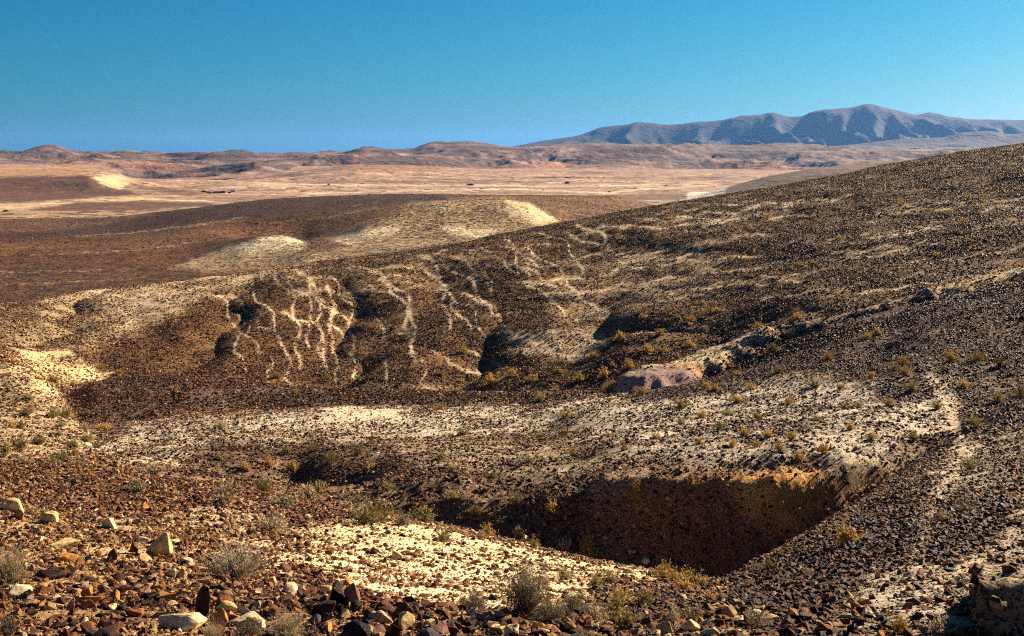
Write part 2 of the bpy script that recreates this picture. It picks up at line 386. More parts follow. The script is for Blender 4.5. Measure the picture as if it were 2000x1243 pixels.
GC = np.zeros(PXg.shape + (3,)); GC[:] = (0.30, 0.205, 0.115)       # stony tan ground
DEN = np.full(PXg.shape, 1.0); DK = np.full(PXg.shape, 0.55)
def zone(poly, soft, col=None, den=None, dark=None, amt=1.0, dlo=0, dhi=1e9):
    m = poly_mask(PXj, PYj, poly, soft) * amt * ((D >= dlo) & (D <= dhi))
    if col is not None: GC[:] = GC * (1 - m[..., None]) + np.array(col) * m[..., None]
    if den is not None: DEN[:] = DEN * (1 - m) + den * m
    if dark is not None: DK[:] = DK * (1 - m) + dark * m
def band(dlo, dhi, col=None, den=None, dark=None):
    m = ((D >= dlo) & (D <= dhi)).astype(float)
    if col is not None: GC[:] = GC * (1 - m[..., None]) + np.array(col) * m[..., None]
    if den is not None: DEN[:] = DEN * (1 - m) + den * m
    if dark is not None: DK[:] = DK * (1 - m) + dark * m
SAND = (0.56, 0.41, 0.21); PALE = (0.52, 0.39, 0.23); TAN = (0.40, 0.27, 0.14); BROWN = (0.20, 0.115, 0.062)
# the big hillside
mF = sstep(0.99, 1.01, D / rim[15][None, :])
for arr, v in ((DEN, 1.1), (DK, 0.80)): arr[:] = arr * (1 - mF) + v * mF
GC[:] = GC * (1 - mF[..., None]) + np.array((0.185, 0.092, 0.033)) * mF[..., None]
zone([(-200, 520), (300, 500), (560, 500), (650, 520), (540, 545), (420, 575), (330, 620), (230, 660), (60, 690), (-200, 700)], 18, PALE, 0.5, 0.5, 0.85, 140)
zone([(-200, 600), (160, 590), (240, 640), (150, 690), (-200, 690)], 22, (0.22, 0.155, 0.075), 0.8, 0.6, 0.8, 140)
zone([(590, 500), (900, 470), (980, 520), (880, 560), (700, 560), (600, 545)], 20, (0.30, 0.19, 0.09), 0.9, 0.75, 0.6, 140)
zone([(1040, 560), (1230, 470), (1420, 490), (1440, 530), (1330, 575), (1200, 640), (1080, 640)], 25, (0.33, 0.215, 0.11), 0.65, 0.65, 0.75, 120)
zone([(970, 650), (1150, 640), (1190, 670), (1140, 700), (1010, 690)], 10, PALE, 0.4, 0.5, 0.8, 120)
# thin paths that animals tread down and along the big hillside
r0_ = int(np.searchsorted(NDS, 115)); QX = PXg[r0_:]; QY = PYg[r0_:]; TR = np.zeros(QX.shape); tr = random.Random(5)
BRK = np.clip(0.85 + 0.9 * fbm(QX / 30, QY / 22, 2, 80), 0.15, 1)
crestx = [0, 400, 850, 1270, 1620, 2000]; cresty = [594, 543, 484, 404, 345, 279]
for k in range(38):
    x = 415 + 19 * k + tr.gauss(0, 9); y = np.interp(x, crestx, cresty) + 8 + abs(tr.gauss(0, 22)) + (60 if k % 4 == 3 else 0) + (90 if k % 7 == 5 else 0)
    n = tr.randint(7, 24) if x < 900 else tr.randint(6, 15); ph1 = tr.random() * 6; w1 = tr.uniform(0.35, 0.7); pts = [(x, y)]
    for i in range(n):
        lean = 0.95 * max(0, 1 - i / 11) + 0.12 + (0.35 if x > 880 else 0)
        hd = lean + w1 * math.sin(ph1 + i * 0.75) + tr.gauss(0, 0.25)
        x += 9 * math.sin(hd); y += 9 * abs(math.cos(hd)) * 0.95; pts.append((x, y))
        if y > 755: break
    TR = np.maximum(TR, line_mask(QX, QY, pts, tr.uniform(2.2, 3.7)) * tr.uniform(0.7, 1.0) * BRK)
for k in range(60):
    x = tr.uniform(980, 1980) if k > 8 else tr.uniform(520, 1000); yc = np.interp(x, crestx, cresty)
    y = yc + (tr.uniform(18, 250) if k > 8 else tr.uniform(12, 60)); pts = [(x, y)]; sl = -0.06 - 0.10 * tr.random() if k > 8 else tr.uniform(-0.1, 0.25)
    for i in range(tr.randint(7, 20)):
        x += 13; y += 13 * sl + 3.0 * math.sin(i * 0.9 + k) + tr.gauss(0, 1.2); pts.append((x, y))
    TR = np.maximum(TR, line_mask(QX, QY, pts, tr.uniform(2.4, 4.0)) * tr.uniform(0.35, 0.75) * BRK)
TR = np.concatenate([np.zeros((r0_, QX.shape[1])), np.clip(TR * 1.25, 0, 1)]) * (D > rim[15][None, :])
GC[:] = GC * (1 - TR[..., None]) + np.array((0.52, 0.395, 0.245)) * TR[..., None]
DEN[:] = DEN * (1 - 0.97 * TR)
for pts in ([(640, 560), (655, 600), (640, 650), (660, 700), (655, 750)], [(745, 690), (760, 740)], [(850, 690), (900, 720), (990, 745)], [(905, 675), (940, 700), (980, 720)], [(1000, 655), (1060, 680), (1120, 700)], [(60, 545), (200, 570), (300, 600)]):
    m = line_mask(PXj - jx * 0.5, PYj, pts, 3.0) * (D > 118) * np.clip(0.7 + 0.7 * perlin(PXg / 25, PYg / 20, 77), 0.1, 1.0)
    GC[:] = GC * (1 - m[..., None]) + np.array(PALE) * m[..., None]; DEN[:] = DEN * (1 - m) ** 2
# dark mound and strip on the valley floor
zone([(95, 790), (150, 755), (300, 725), (480, 725), (560, 745), (1200, 760), (1150, 790), (700, 797), (500, 800), (300, 822), (190, 850), (150, 820)], 8, (0.17, 0.10, 0.072), 1.5, 0.85, 1, 109, 147)
zone([(560, 745), (900, 752), (1180, 760), (1180, 775), (900, 768), (600, 762)], 6, (0.24, 0.16, 0.09), 0.8, 0.7, 0.7, 109, 160)
# pale wash on the left
zone([(-300, 690), (60, 685), (150, 690), (230, 738), (150, 760), (100, 790), (190, 845), (190, 880), (60, 900), (-300, 905)], 10, (0.45, 0.33, 0.18), 0.65, 0.6, 1, 50)
zone([(40, 690), (130, 683), (150, 695), (60, 702)], 4, SAND, 0.25, 0.3, 1, 100)
zone([(-50, 700), (120, 700), (225, 735), (140, 760), (90, 775), (40, 740)], 9, SAND, 0.7, 0.5, 0.9, 90)
zone([(-300, 730), (40, 760), (90, 800), (30, 830), (-300, 800)], 14, (0.40, 0.29, 0.16), 0.8, 0.6, 0.8, 60)
# pale ridge in the middle
zone([(165, 875), (215, 838), (300, 815), (700, 785), (1110, 775), (1230, 765), (1330, 765), (1300, 800), (1180, 830), (1000, 850), (780, 862), (620, 862), (430, 885), (330, 925), (230, 915)], 22, (0.47, 0.39, 0.28), 0.68, 0.55, 1, 52, 112)
zone([(640, 800), (760, 797), (790, 815), (700, 828), (640, 822)], 8, (0.56, 0.46, 0.32), 0.12, 0.3, 0.9, 60, 112)
zone([(780, 862), (1000, 850), (1180, 830), (1300, 800), (1330, 870), (1150, 920), (1000, 960), (820, 965)], 14, (0.37, 0.28, 0.17), 0.8, 0.62, 0.9, 48, 112)
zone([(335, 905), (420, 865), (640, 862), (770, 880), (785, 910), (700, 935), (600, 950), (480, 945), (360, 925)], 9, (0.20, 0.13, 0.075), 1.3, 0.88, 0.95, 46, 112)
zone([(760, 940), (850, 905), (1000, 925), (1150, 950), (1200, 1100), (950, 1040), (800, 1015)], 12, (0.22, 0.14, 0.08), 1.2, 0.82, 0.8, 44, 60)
zone([(1150, 770), (1480, 745), (1750, 740), (1860, 760), (1870, 830), (1700, 900), (1300, 905), (1150, 870)], 16, (0.50, 0.41, 0.30), 0.62, 0.72, 0.9, 48, 112)
# gully walls
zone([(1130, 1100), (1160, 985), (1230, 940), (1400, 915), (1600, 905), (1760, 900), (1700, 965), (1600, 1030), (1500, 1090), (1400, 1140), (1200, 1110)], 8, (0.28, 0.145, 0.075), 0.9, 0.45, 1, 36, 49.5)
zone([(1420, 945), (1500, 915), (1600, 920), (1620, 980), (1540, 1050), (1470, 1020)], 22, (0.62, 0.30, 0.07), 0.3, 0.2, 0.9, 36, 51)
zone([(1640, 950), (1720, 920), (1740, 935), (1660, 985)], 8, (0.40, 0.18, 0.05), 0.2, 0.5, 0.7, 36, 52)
# right hand slopes
OUT_COL = [((0.46, 0.35, 0.20), 0.22), ((0.33, 0.22, 0.14), 0.4), ((0.52, 0.37, 0.18), 0.2)]
zone([(1480, 640), (1600, 600), (1850, 580), (2400, 500), (2400, 740), (2000, 720), (1850, 735), (1700, 745), (1560, 720), (1480, 745), (1400, 770), (1220, 780), (1300, 750), (1470, 700)], 12, (0.13, 0.075, 0.045), 1.5, 0.95, 1, 60, 128)
zone([(1850, 720), (2400, 640), (2400, 900), (2000, 830), (1900, 850), (1870, 800)], 18, (0.17, 0.10, 0.06), 1.4, 0.92, 0.9, 40)
zone([(1700, 760), (1780, 740), (1860, 765), (1790, 790), (1720, 785)], 9, (0.17, 0.11, 0.08), 1.4, 0.95, 0.9, 40)
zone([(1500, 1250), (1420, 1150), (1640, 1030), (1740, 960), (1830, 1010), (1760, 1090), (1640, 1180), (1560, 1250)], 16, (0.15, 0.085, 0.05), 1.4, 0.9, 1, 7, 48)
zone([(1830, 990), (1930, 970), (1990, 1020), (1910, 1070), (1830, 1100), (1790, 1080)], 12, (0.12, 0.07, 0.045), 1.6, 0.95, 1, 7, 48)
zone([(1860, 860), (1980, 830), (2300, 900), (2300, 1250), (1640, 1250), (1700, 1150), (1900, 1080), (1990, 1010), (1930, 960), (1850, 980), (1800, 940)], 22, (0.42, 0.32, 0.20), 0.6, 0.66, 0.85, 7, 56)
for pts in ([(1815, 730), (1850, 790), (1870, 860), (1890, 890)], [(1890, 870), (1830, 980), (1800, 1070)], [(1700, 1170), (1850, 1130), (2000, 1040)]):
    m = line_mask(PXj, PYj, pts, 16) * (D < 112)
    GC[:] = GC * (1 - m[..., None]) + np.array((0.50, 0.39, 0.25)) * m[..., None]; DEN[:] = DEN * (1 - 0.6 * m); DK[:] = DK * (1 - 0.4 * m)
zone([(1655, 1130), (1800, 1100), (1870, 1150), (1860, 1215), (1780, 1215), (1690, 1190)], 14, (0.52, 0.42, 0.29), 0.3, 0.5, 0.9, 7, 30)
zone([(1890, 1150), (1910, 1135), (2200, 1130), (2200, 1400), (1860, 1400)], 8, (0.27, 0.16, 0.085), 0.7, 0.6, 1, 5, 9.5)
# slope at our feet
zone([(-400, 900), (300, 915), (640, 985), (620, 1020), (400, 1010), (0, 1000), (-400, 1000)], 12, (0.32, 0.18, 0.095), 1.3, 0.55, 1, 7, 40)
zone([(-400, 985), (200, 1000), (560, 1030), (650, 1100), (520, 1150), (0, 1200), (-400, 1200)], 14, (0.56, 0.37, 0.18), 0.9, 0.34, 0.9, 7, 40)
zone([(360, 990), (470, 985), (600, 1040), (640, 1110), (560, 1130), (470, 1090), (380, 1040)], 14, (0.56, 0.43, 0.26), 0.6, 0.45, 0.85, 7, 40)
zone([(600, 1045), (680, 1015), (820, 1010), (1000, 1055), (1180, 1090), (1300, 1115), (1290, 1160), (1180, 1185), (1000, 1195), (800, 1185), (690, 1150), (620, 1105)], 24, (0.70, 0.56, 0.31), 0.32, 0.26, 1, 10.0, 40)
zone([(700, 1085), (1000, 1110), (1130, 1150), (1000, 1190), (800, 1180), (690, 1130)], 14, (0.72, 0.57, 0.35), 0.34, 0.2, 0.9, 10.5, 40)
zone([(1180, 1140), (1400, 1145), (1460, 1180), (1300, 1250), (1100, 1250)], 16, (0.34, 0.24, 0.14), 0.9, 0.6, 0.85, 7, 40)
zone([(-400, 1165), (300, 1165), (560, 1140), (650, 1150), (720, 1175), (1000, 1198), (1150, 1205), (1200, 1300), (-400, 1300)], 8, (0.40, 0.24, 0.11), 1.2, 0.5, 1, 6, 12.5)
for m, (c, dn) in zip(OUT, OUT_COL):
    GC[:] = GC * (1 - m[..., None]) + np.array(c) * m[..., None]; DEN[:] = DEN * (1 - m) + dn * m
zone([(1200, 765), (1225, 735), (1290, 712), (1350, 718), (1372, 735), (1350, 750), (1270, 765)], 5, (0.27, 0.17, 0.15), 0.1, 0.4, 0.9, 104, 120)  # shade on the outcrop's front face put into the colour as purple grey
zone([(1290, 712), (1350, 708), (1378, 722), (1360, 730), (1330, 718)], 3, (0.40, 0.19, 0.07), 0.1, 0.4, 0.8, 104, 120)
DEN = DEN * np.clip(1 + 1.5 * fbm(X / np.where(D > 112, 7.0, np.where(D > 42, 4.0, 1.4)), Y / np.where(D > 112, 9.0, np.where(D > 42, 4.5, 1.4)), 3, 91), 0.1, 2.6)
gn_ = np.clip(DEN * (0.12 + 0.40 * DK), 0, 0.6)
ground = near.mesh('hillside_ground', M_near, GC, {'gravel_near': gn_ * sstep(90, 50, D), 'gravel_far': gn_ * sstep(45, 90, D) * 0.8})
near.DEN = DEN; near.DK = DK
ground['label'] = 'stony desert slopes and gullies from our feet to the big hillside'

# ground under and behind the camera
bm = bmesh.new()
gx = np.linspace(-60, 60, 41); gy = np.linspace(-60, 1.2, 25)
vs = [[bm.verts.new((x, y, -1.75 - 0.02 * abs(x) * (1 if y > 0 else 1) + 0.05 * float(fbm(np.array(x / 5), np.array(y / 5), 2, 3)) - (0.25 if y > 0.5 else 0))) for x in gx] for y in gy]
for r in range(len(gy) - 1):
    for c in range(len(gx) - 1): bm.faces.new((vs[r][c], vs[r][c + 1], vs[r + 1][c + 1], vs[r + 1][c]))
me = bpy.data.meshes.new('slope_ground'); bm.to_mesh(me); bm.free()
a = me.attributes.new('ground_color', 'FLOAT_COLOR', 'POINT'); a.data.foreach_set('color', np.tile(np.array([.25, .16, .09, 1], np.float32), len(me.vertices)))
me.materials.append(M_near); tag(link(bpy.data.objects.new('slope_ground', me)), kind='structure')

# ================================================================== BROWN HILLS (400 - 1500 m)
hill_feats = [
    [(-400, 700, 330), (0, 680, 330), (400, 640, 330), (850, 590, 340), (1270, 500, 360), (2000, 420, 380)],
    [(0, 604, 430), (400, 566, 440), (800, 520, 460), (1000, 495, 470), (1300, 460, 500), (2000, 420, 520)],
    [(0, 535, 550), (200, 530, 550), (400, 512, 555), (600, 486, 570), (800, 462, 590), (1000, 444, 600), (1300, 440, 600), (2000, 420, 610)],
    [(0, 488, 660), (200, 482, 660), (360, 486, 640), (440, 472, 630), (500, 463, 625), (545, 460, 625), (600, 472, 640), (650, 466, 650), (720, 436, 670), (800, 412, 690), (880, 396, 700), (960, 390, 700), (1020, 394, 700), (1080, 424, 690), (1140, 432, 690), (1280, 430, 700), (2000, 420, 720)],
    [(0, 468, 750), (200, 464, 750), (400, 456, 750), (500, 474, 740), (560, 478, 740), (640, 458, 745), (720, 434, 755), (850, 404, 770), (960, 396, 770), (1080, 405, 770), (1280, 420, 770), (2000, 425, 780)],
    [(0, 448, 850), (210, 455, 850), (400, 430, 850), (600, 408, 855), (800, 391, 865), (950, 390, 870), (1100, 396, 870), (1280, 412, 870), (2000, 430, 870)],
    [(0, 437, 950), (150, 430, 980), (350, 410, 980), (550, 388, 980), (800, 379, 1000), (950, 381, 1000), (1190, 383, 1000), (1280, 401, 1000), (1400, 420, 1000), (2000, 430, 1000)],
    [(0, 432, 1060), (350, 422, 1080), (800, 408, 1100), (2000, 425, 1100)],
    [(0, 425, 1350)],
]
hs_ = Sheet(hill_feats, columns(420, 20), np.exp(np.linspace(math.log(335), math.log(1340), 240)))
X, Y, D, PXg = hs_.X, hs_.Y, hs_.D, hs_.PX
hs_.Z += 1.3 * fbm(X / 60, Y / 60, 3, 101) * sstep(1000, 900, D) + 0.5 * fbm(X / 12, Y / 12, 2, 102)
hs_._py = PYg = hs_.py()
PXj = PXg + 14 * fbm(PXg / 60, PYg / 14, 3, 103); PYj = PYg + 4 * fbm(PXg / 60, PYg / 14, 3, 104)
GC = np.zeros(PXg.shape + (3,)); GC[:] = (0.125, 0.050, 0.016)
DEN = np.full(PXg.shape, 0.5); DK = np.zeros(PXg.shape)
zone([(-300, 470), (200, 462), (420, 432), (800, 400), (900, 385), (800, 372), (500, 375), (150, 425), (-300, 432)], 4, (0.058, 0.024, 0.017), 0.55, None, 0.95)
zone([(-300, 428), (150, 425), (300, 412), (300, 420), (200, 440), (60, 455), (-300, 458)], 5, (0.17, 0.085, 0.045), 0.4, None, 0.8)
zone([(-300, 520), (180, 520), (380, 540), (380, 600), (-300, 620)], 14, (0.12, 0.063, 0.025), 0.5, None, 0.6)
zone([(640, 470), (700, 440), (800, 400), (900, 386), (1010, 388), (1095, 432), (1100, 445), (960, 470), (850, 480), (760, 490), (690, 500), (560, 525), (600, 495)], 7, (0.34, 0.235, 0.115), 0.45, None, 0.95)
zone([(985, 390), (1030, 396), (1095, 434), (1050, 440), (1000, 420)], 5, (0.55, 0.42, 0.23), 0.1, None, 0.95)
zone([(640, 468), (700, 455), (760, 440), (800, 445), (740, 468), (660, 480)], 5, (0.52, 0.41, 0.26), 0.15, None, 0.9)
zone([(860, 440), (980, 450), (960, 465), (880, 462)], 6, (0.55, 0.43, 0.27), 0.1, None, 0.9)
zone([(350, 520), (420, 490), (490, 467), (540, 461), (595, 474), (600, 490), (520, 510), (420, 525)], 5, (0.40, 0.30, 0.18), 0.3, None, 0.95)
zone([(455, 488), (500, 465), (545, 460), (592, 472), (560, 484), (500, 490)], 4, (0.56, 0.46, 0.30), 0.08, None, 0.95)
zone([(330, 524), (420, 500), (600, 492), (700, 470), (780, 455), (860, 470), (760, 495), (620, 520), (450, 535)], 9, (0.33, 0.225, 0.12), 0.3, None, 0.75)
zone([(-300, 478), (200, 475), (420, 450), (640, 425), (780, 400), (800, 412), (640, 450), (480, 462), (300, 490), (-300, 505)], 9, (0.17, 0.078, 0.027), 0.4, None, 0.7)
zone([(600, 480), (650, 470), (680, 480), (640, 492), (590, 492)], 4, (0.14, 0.065, 0.035), 0.5, None, 0.8)
zone([(1000, 384), (1190, 382), (1280, 398), (1240, 420), (1100, 440), (1070, 410)], 8, (0.24, 0.125, 0.05), 0.5, None, 0.8)
for pts in ([(345, 516), (380, 522), (420, 528)], [(60, 500), (250, 490), (400, 470)], [(150, 462), (330, 448), (480, 425)], [(500, 440), (640, 425), (740, 405)], [(-50, 560), (120, 552), (260, 545)], [(-50, 530), (60, 532), (200, 528)], [(590, 466), (640, 465), (700, 455)], [(685, 402), (705, 398)], [(725, 400), (738, 394)], [(190, 438), (205, 440)]):
    m = 0.6 * line_mask(PXj, PYj, pts, 1.6) * np.clip(0.6 + 1.2 * perlin(PXg / 9, PYg / 4, 131), 0, 1)
    GC[:] = GC * (1 - m[..., None]) + np.array((0.45, 0.33, 0.19)) * m[..., None]; DEN[:] = DEN * (1 - 0.9 * m)
hs_.DEN = DEN * np.clip(0.7 + 1.6 * fbm(X / 40, Y / 60, 3, 141), 0.05, 2); hs_.DK = np.full(D.shape, 0.86)
hs_.mesh('brown_hills', M_brown, GC, {'gravel_far': DEN * 0.8})['label'] = 'dark brown stony hills beyond the hillside'

# ================================================================== PLAIN (1.1 - 6 km)
plain_feats = [
    [(0, 470, 1050), (400, 455, 1050), (2000, 455, 1050)],
    [(0, 412, 1350), (400, 414, 1350), (2000, 414, 1350)],
    [(0, 394, 1700), (150, 391, 1700), (300, 389, 1700), (400, 391, 1700), (1300, 391, 1700), (1345, 386, 1700), (1400, 372, 1700), (1500, 345, 1700), (1600, 328, 1700), (1700, 318, 1700), (2000, 296, 1700)],
    [(0, 378, 1950), (200, 379, 1950), (300, 378, 1950), (400, 379, 1950), (1300, 379, 1950), (1400, 378, 1950), (1600, 345, 1950), (2000, 310, 1950)],
    [(0, 346, 2200), (100, 343, 2200), (170, 342, 2200), (205, 350, 2230), (240, 362, 2250), (320, 369, 2300), (400, 371, 2300), (1300, 371, 2300), (1500, 372, 2300), (2000, 360, 2300)],
    [(0, 338, 2700), (150, 337, 2700), (200, 338, 2700), (250, 349, 2750), (330, 355, 2800), (400, 358, 2800), (1300, 358, 2800), (2000, 358, 2800)],
    [(0, 328, 3400), (180, 330, 3400), (215, 340, 3400), (300, 353, 3300), (420, 352, 3300), (500, 345, 3500), (620, 330, 3550), (700, 324, 3600), (850, 325, 3650), (940, 338, 3600), (1100, 342, 3600), (1500, 342, 3600), (2000, 342, 3600)],
    [(0, 333, 4300), (200, 340, 4300), (300, 350, 4300), (420, 349, 4300), (520, 341, 4300), (750, 333, 4300), (1000, 336, 4300), (2000, 336, 4300)],
    [(0, 332, 6500)],
]
ps = Sheet(plain_feats, columns(420, 20), np.exp(np.linspace(math.log(1060), math.log(6400), 230)))
X, Y, D, PXg = ps.X, ps.Y, ps.D, ps.PX
wn = sstep(1500, 2300, D)
ps.Z += wn * (8.0 * fbm(X / 300, Y / 380, 3, 111) + 4.2 * ridged(X / 120, Y / 170, 3, 112) - 2.4) * sstep(-50, 330, PXg + (D > 3000) * 200) + 0.8 * fbm(X / 50, Y / 50, 2, 113)
ps._py = PYg = ps.py()
PXj = PXg + 12 * fbm(PXg / 60, PYg / 8, 3, 114); PYj = PYg + 2.0 * fbm(PXg / 60, PYg / 8, 3, 115)
GC = np.zeros(PXg.shape + (3,)); GC[:] = (0.33, 0.205, 0.135)
st = fbm(X / 700, Y / 90, 4, 116) + 0.6 * fbm(X / 160, Y / 60, 3, 117)
GC *= np.clip(1 + 0.9 * st, 0.35, 1.7)[..., None]  # colour bands, strengthened to stand in for weak shading on the swells
DEN = np.full(PXg.shape, 0.14); DK = np.zeros(PXg.shape)
zone([(-400, 346), (100, 342), (180, 342), (200, 360), (260, 376), (300, 385), (200, 388), (90, 392), (-400, 400)], 3, (0.125, 0.052, 0.034), 0.3, None, 1, 1500, 2260)
zone([(60, 405), (130, 397), (260, 392), (400, 396), (430, 402), (250, 412), (60, 412)], 2.5, (0.12, 0.052, 0.034), 0.3, None, 0.95)
zone([(150, 392), (210, 383), (290, 382), (320, 391), (230, 394)], 3, (0.50, 0.37, 0.20), 0.1, None, 0.9)
zone([(-400, 398), (60, 398), (110, 392), (150, 396), (60, 410), (-400, 412)], 3, (0.50, 0.37, 0.22), 0.1, None, 0.9)
zone([(-400, 417), (100, 415), (300, 410), (420, 402), (300, 430), (-400, 436)], 3, (0.33, 0.215, 0.115), 0.3, None, 0.9)
zone([(180, 346), (235, 342), (255, 356), (235, 372), (200, 362)], 3, (0.50, 0.38, 0.19), 0.05, None, 0.9)
zone([(200, 341), (232, 343), (265, 352), (235, 358), (205, 350)], 2, (0.44, 0.34, 0.21), 0.0, None, 0.8)
zone([(-400, 326), (150, 326), (200, 336), (170, 345), (-400, 350)], 2.5, (0.36, 0.20, 0.105), 0.1, None, 0.9, 2150)
zone([(250, 363), (320, 366), (400, 378), (370, 384), (290, 372)], 2, (0.16, 0.075, 0.05), 0.2, None, 0.85)
zone([(600, 326), (760, 320), (870, 326), (860, 336), (760, 334), (650, 332)], 3, (0.30, 0.145, 0.08), 0.1, None, 0.85)
zone([(1320, 392), (1400, 366), (1500, 342), (1600, 326), (1800, 305), (2400, 280), (2400, 420), (1320, 420)], 3, (0.135, 0.085, 0.065), 0.3, None, 1, 1300, 2050)
zone([(1325, 392), (1345, 376), (1400, 364), (1420, 372), (1390, 392)], 3, (0.60, 0.53, 0.44), 0.0, None, 0.9, 1300, 2050)
zone([(1100, 386), (1250, 380), (1340, 378), (1340, 390), (1200, 395)], 3, (0.16, 0.085, 0.055), 0.3, None, 0.8, 1500)
zone([(1120, 336), (1190, 331), (1200, 338), (1140, 342)], 2, (0.18, 0.10, 0.07), 0.2, None, 0.9)
zone([(1250, 328), (1300, 320), (1340, 327), (1290, 331)], 2, (0.20, 0.115, 0.08), 0.2, None, 0.8)
for pts in ([(400, 352), (560, 360), (700, 362), (900, 362), (1100, 364), (1350, 360)], [(440, 366), (520, 364), (560, 368)], [(600, 378), (750, 374), (1000, 370), (1200, 378)], [(1070, 357), (1105, 356)], [(1180, 380), (1220, 372), (1400, 362)], [(300, 390), (420, 394)]):
    m = line_mask(PXj, PYj, pts, 1.6)
    GC[:] = GC * (1 - 0.7 * m[..., None]) + np.array((0.62, 0.48, 0.33)) * 0.7 * m[..., None]; DEN[:] = DEN * (1 - 0.9 * m)
ps.mesh('plain', M_plain, GC, {'gravel_far': DEN})['label'] = 'pale desert plain with low swells'

# ================================================================== ERODED HILLS (4 - 9 km)
crestK = [(-600, 292), (-200, 290), (0, 294), (30, 298), (90, 286), (110, 286), (140, 296), (190, 299), (240, 296), (300, 299), (340, 303), (400, 302), (430, 302), (530, 302), (600, 301), (660, 298), (690, 296), (715, 291), (760, 294), (800, 291), (845, 280), (900, 280), (950, 284), (1000, 290), (1050, 287), (1090, 283), (1300, 283), (1450, 284), (1550, 284), (1700, 290), (2000, 292), (2600, 296)]
k_feats = [
    [(-600, 345, 3350), (150, 347, 3350), (200, 352, 3350), (330, 356, 3350), (450, 349, 3350), (600, 346, 3350), (2000, 346, 3350)],
    [(-600, 326, 4500), (0, 325, 4500), (300, 331, 4300), (420, 330, 4300), (520, 327, 4500), (600, 326, 4600), (760, 322, 4700), (1000, 330, 4700), (2000, 330, 4700)],
    [(-600, 318, 5400), (0, 313, 5400), (100, 308, 5400), (300, 318, 5400), (500, 316, 5400), (700, 309, 5400), (850, 305, 5400), (1000, 316, 5400), (1100, 313, 5400), (1500, 318, 5400), (2000, 325, 5400)],
    [(p, (y + 309) / 2 if y < 300 else y + 4, 6000) for p, y in crestK],
    [(p, y, 6800) for p, y in crestK],
    [(p, y + 2, 7600) for p, y in crestK],
    [(-600, 318, 9000), (900, 316, 9000), (1100, 296, 9500), (1500, 290, 9500), (2000, 290, 9500), (2600, 290, 9500)],
    [(-600, 318, 10500), (900, 316, 10500), (1100, 297, 11500), (1500, 288, 11500), (2000, 287, 11500), (2600, 288, 11500)],
]
ks = Sheet(k_feats, columns(560, 25), np.exp(np.linspace(math.log(3360), math.log(11400), 230)))
X, Y, D, PXg = ks.X, ks.Y, ks.D, ks.PX
wk = sstep(4500, 5200, D + 1100 * sstep(200, 260, PXg) * sstep(620, 500, PXg)) * sstep(9500, 8000, D)
wc = np.exp(-((D - 6800) / 420) ** 2)
rd = ridged(X / 800 + 0.4 * fbm(X / 700, Y / 700, 2, 120), Y / 900, 5, 121)
ks.Z += wk * (1 - 0.8 * wc) * 88 * (rd - 0.66) + wk * wc * 8 * (rd - 0.6)
# stepped strata on the tables to the right
st_w = sstep(900, 1080, PXg) * wk
q = 13.0
ks.Z = ks.Z * (1 - st_w * 0.75) + (np.floor(ks.Z / q) + sstep(0.55, 1.0, ks.Z / q - np.floor(ks.Z / q))) * q * st_w * 0.75
ks._py = PYg = ks.py()
GC = np.zeros(PXg.shape + (3,)); GC[:] = (0.115, 0.074, 0.062)
n1 = fbm(X / 260, Y / 420, 3, 125)
mo = sstep(-0.05, 0.25, n1 + 0.25 * (rd - 0.6)) * sstep(308, 318, PYg + 12 * (np.abs(PXg - 850) < 160)) * 0.65  # orange faces lit by the sun, painted into the hill colour
GC = GC * (1 - mo[..., None]) + np.array((0.36, 0.165, 0.085)) * mo[..., None]
mp = sstep(0.0, 0.3, fbm(X / 420, Y / 160, 4, 127)) * 0.6 * sstep(7800, 6600, D)  # sunlit pink tan patches, sunlight painted as ground colour
GC = GC * (1 - mp[..., None]) + np.array((0.30, 0.20, 0.155)) * mp[..., None]
ms = sstep(0.15, 0.0, np.abs(np.sin(ks.Z / 7.0 + 0.4 * n1))) * 0.4
GC = GC * (1 - ms[..., None]) + np.array((0.085, 0.06, 0.055)) * ms[..., None]
mr_ = sstep(5000, 4600, D + 1300 * sstep(200, 260, PXg) * sstep(620, 500, PXg)) * (1 - 0.3 * mo)
GC = GC * (1 - mr_[..., None]) + np.array((0.34, 0.20, 0.125)) * mr_[..., None]
mb = sstep(7800, 8800, D) * sstep(1000, 1150, PXg)
GC = GC * (1 - mb[..., None]) + np.array((0.20, 0.15, 0.13)) * mb[..., None]
ks.mesh('eroded_hills', M_hills, GC)['label'] = 'eroded purple hills with painted orange sunlight along the far side of the plain'

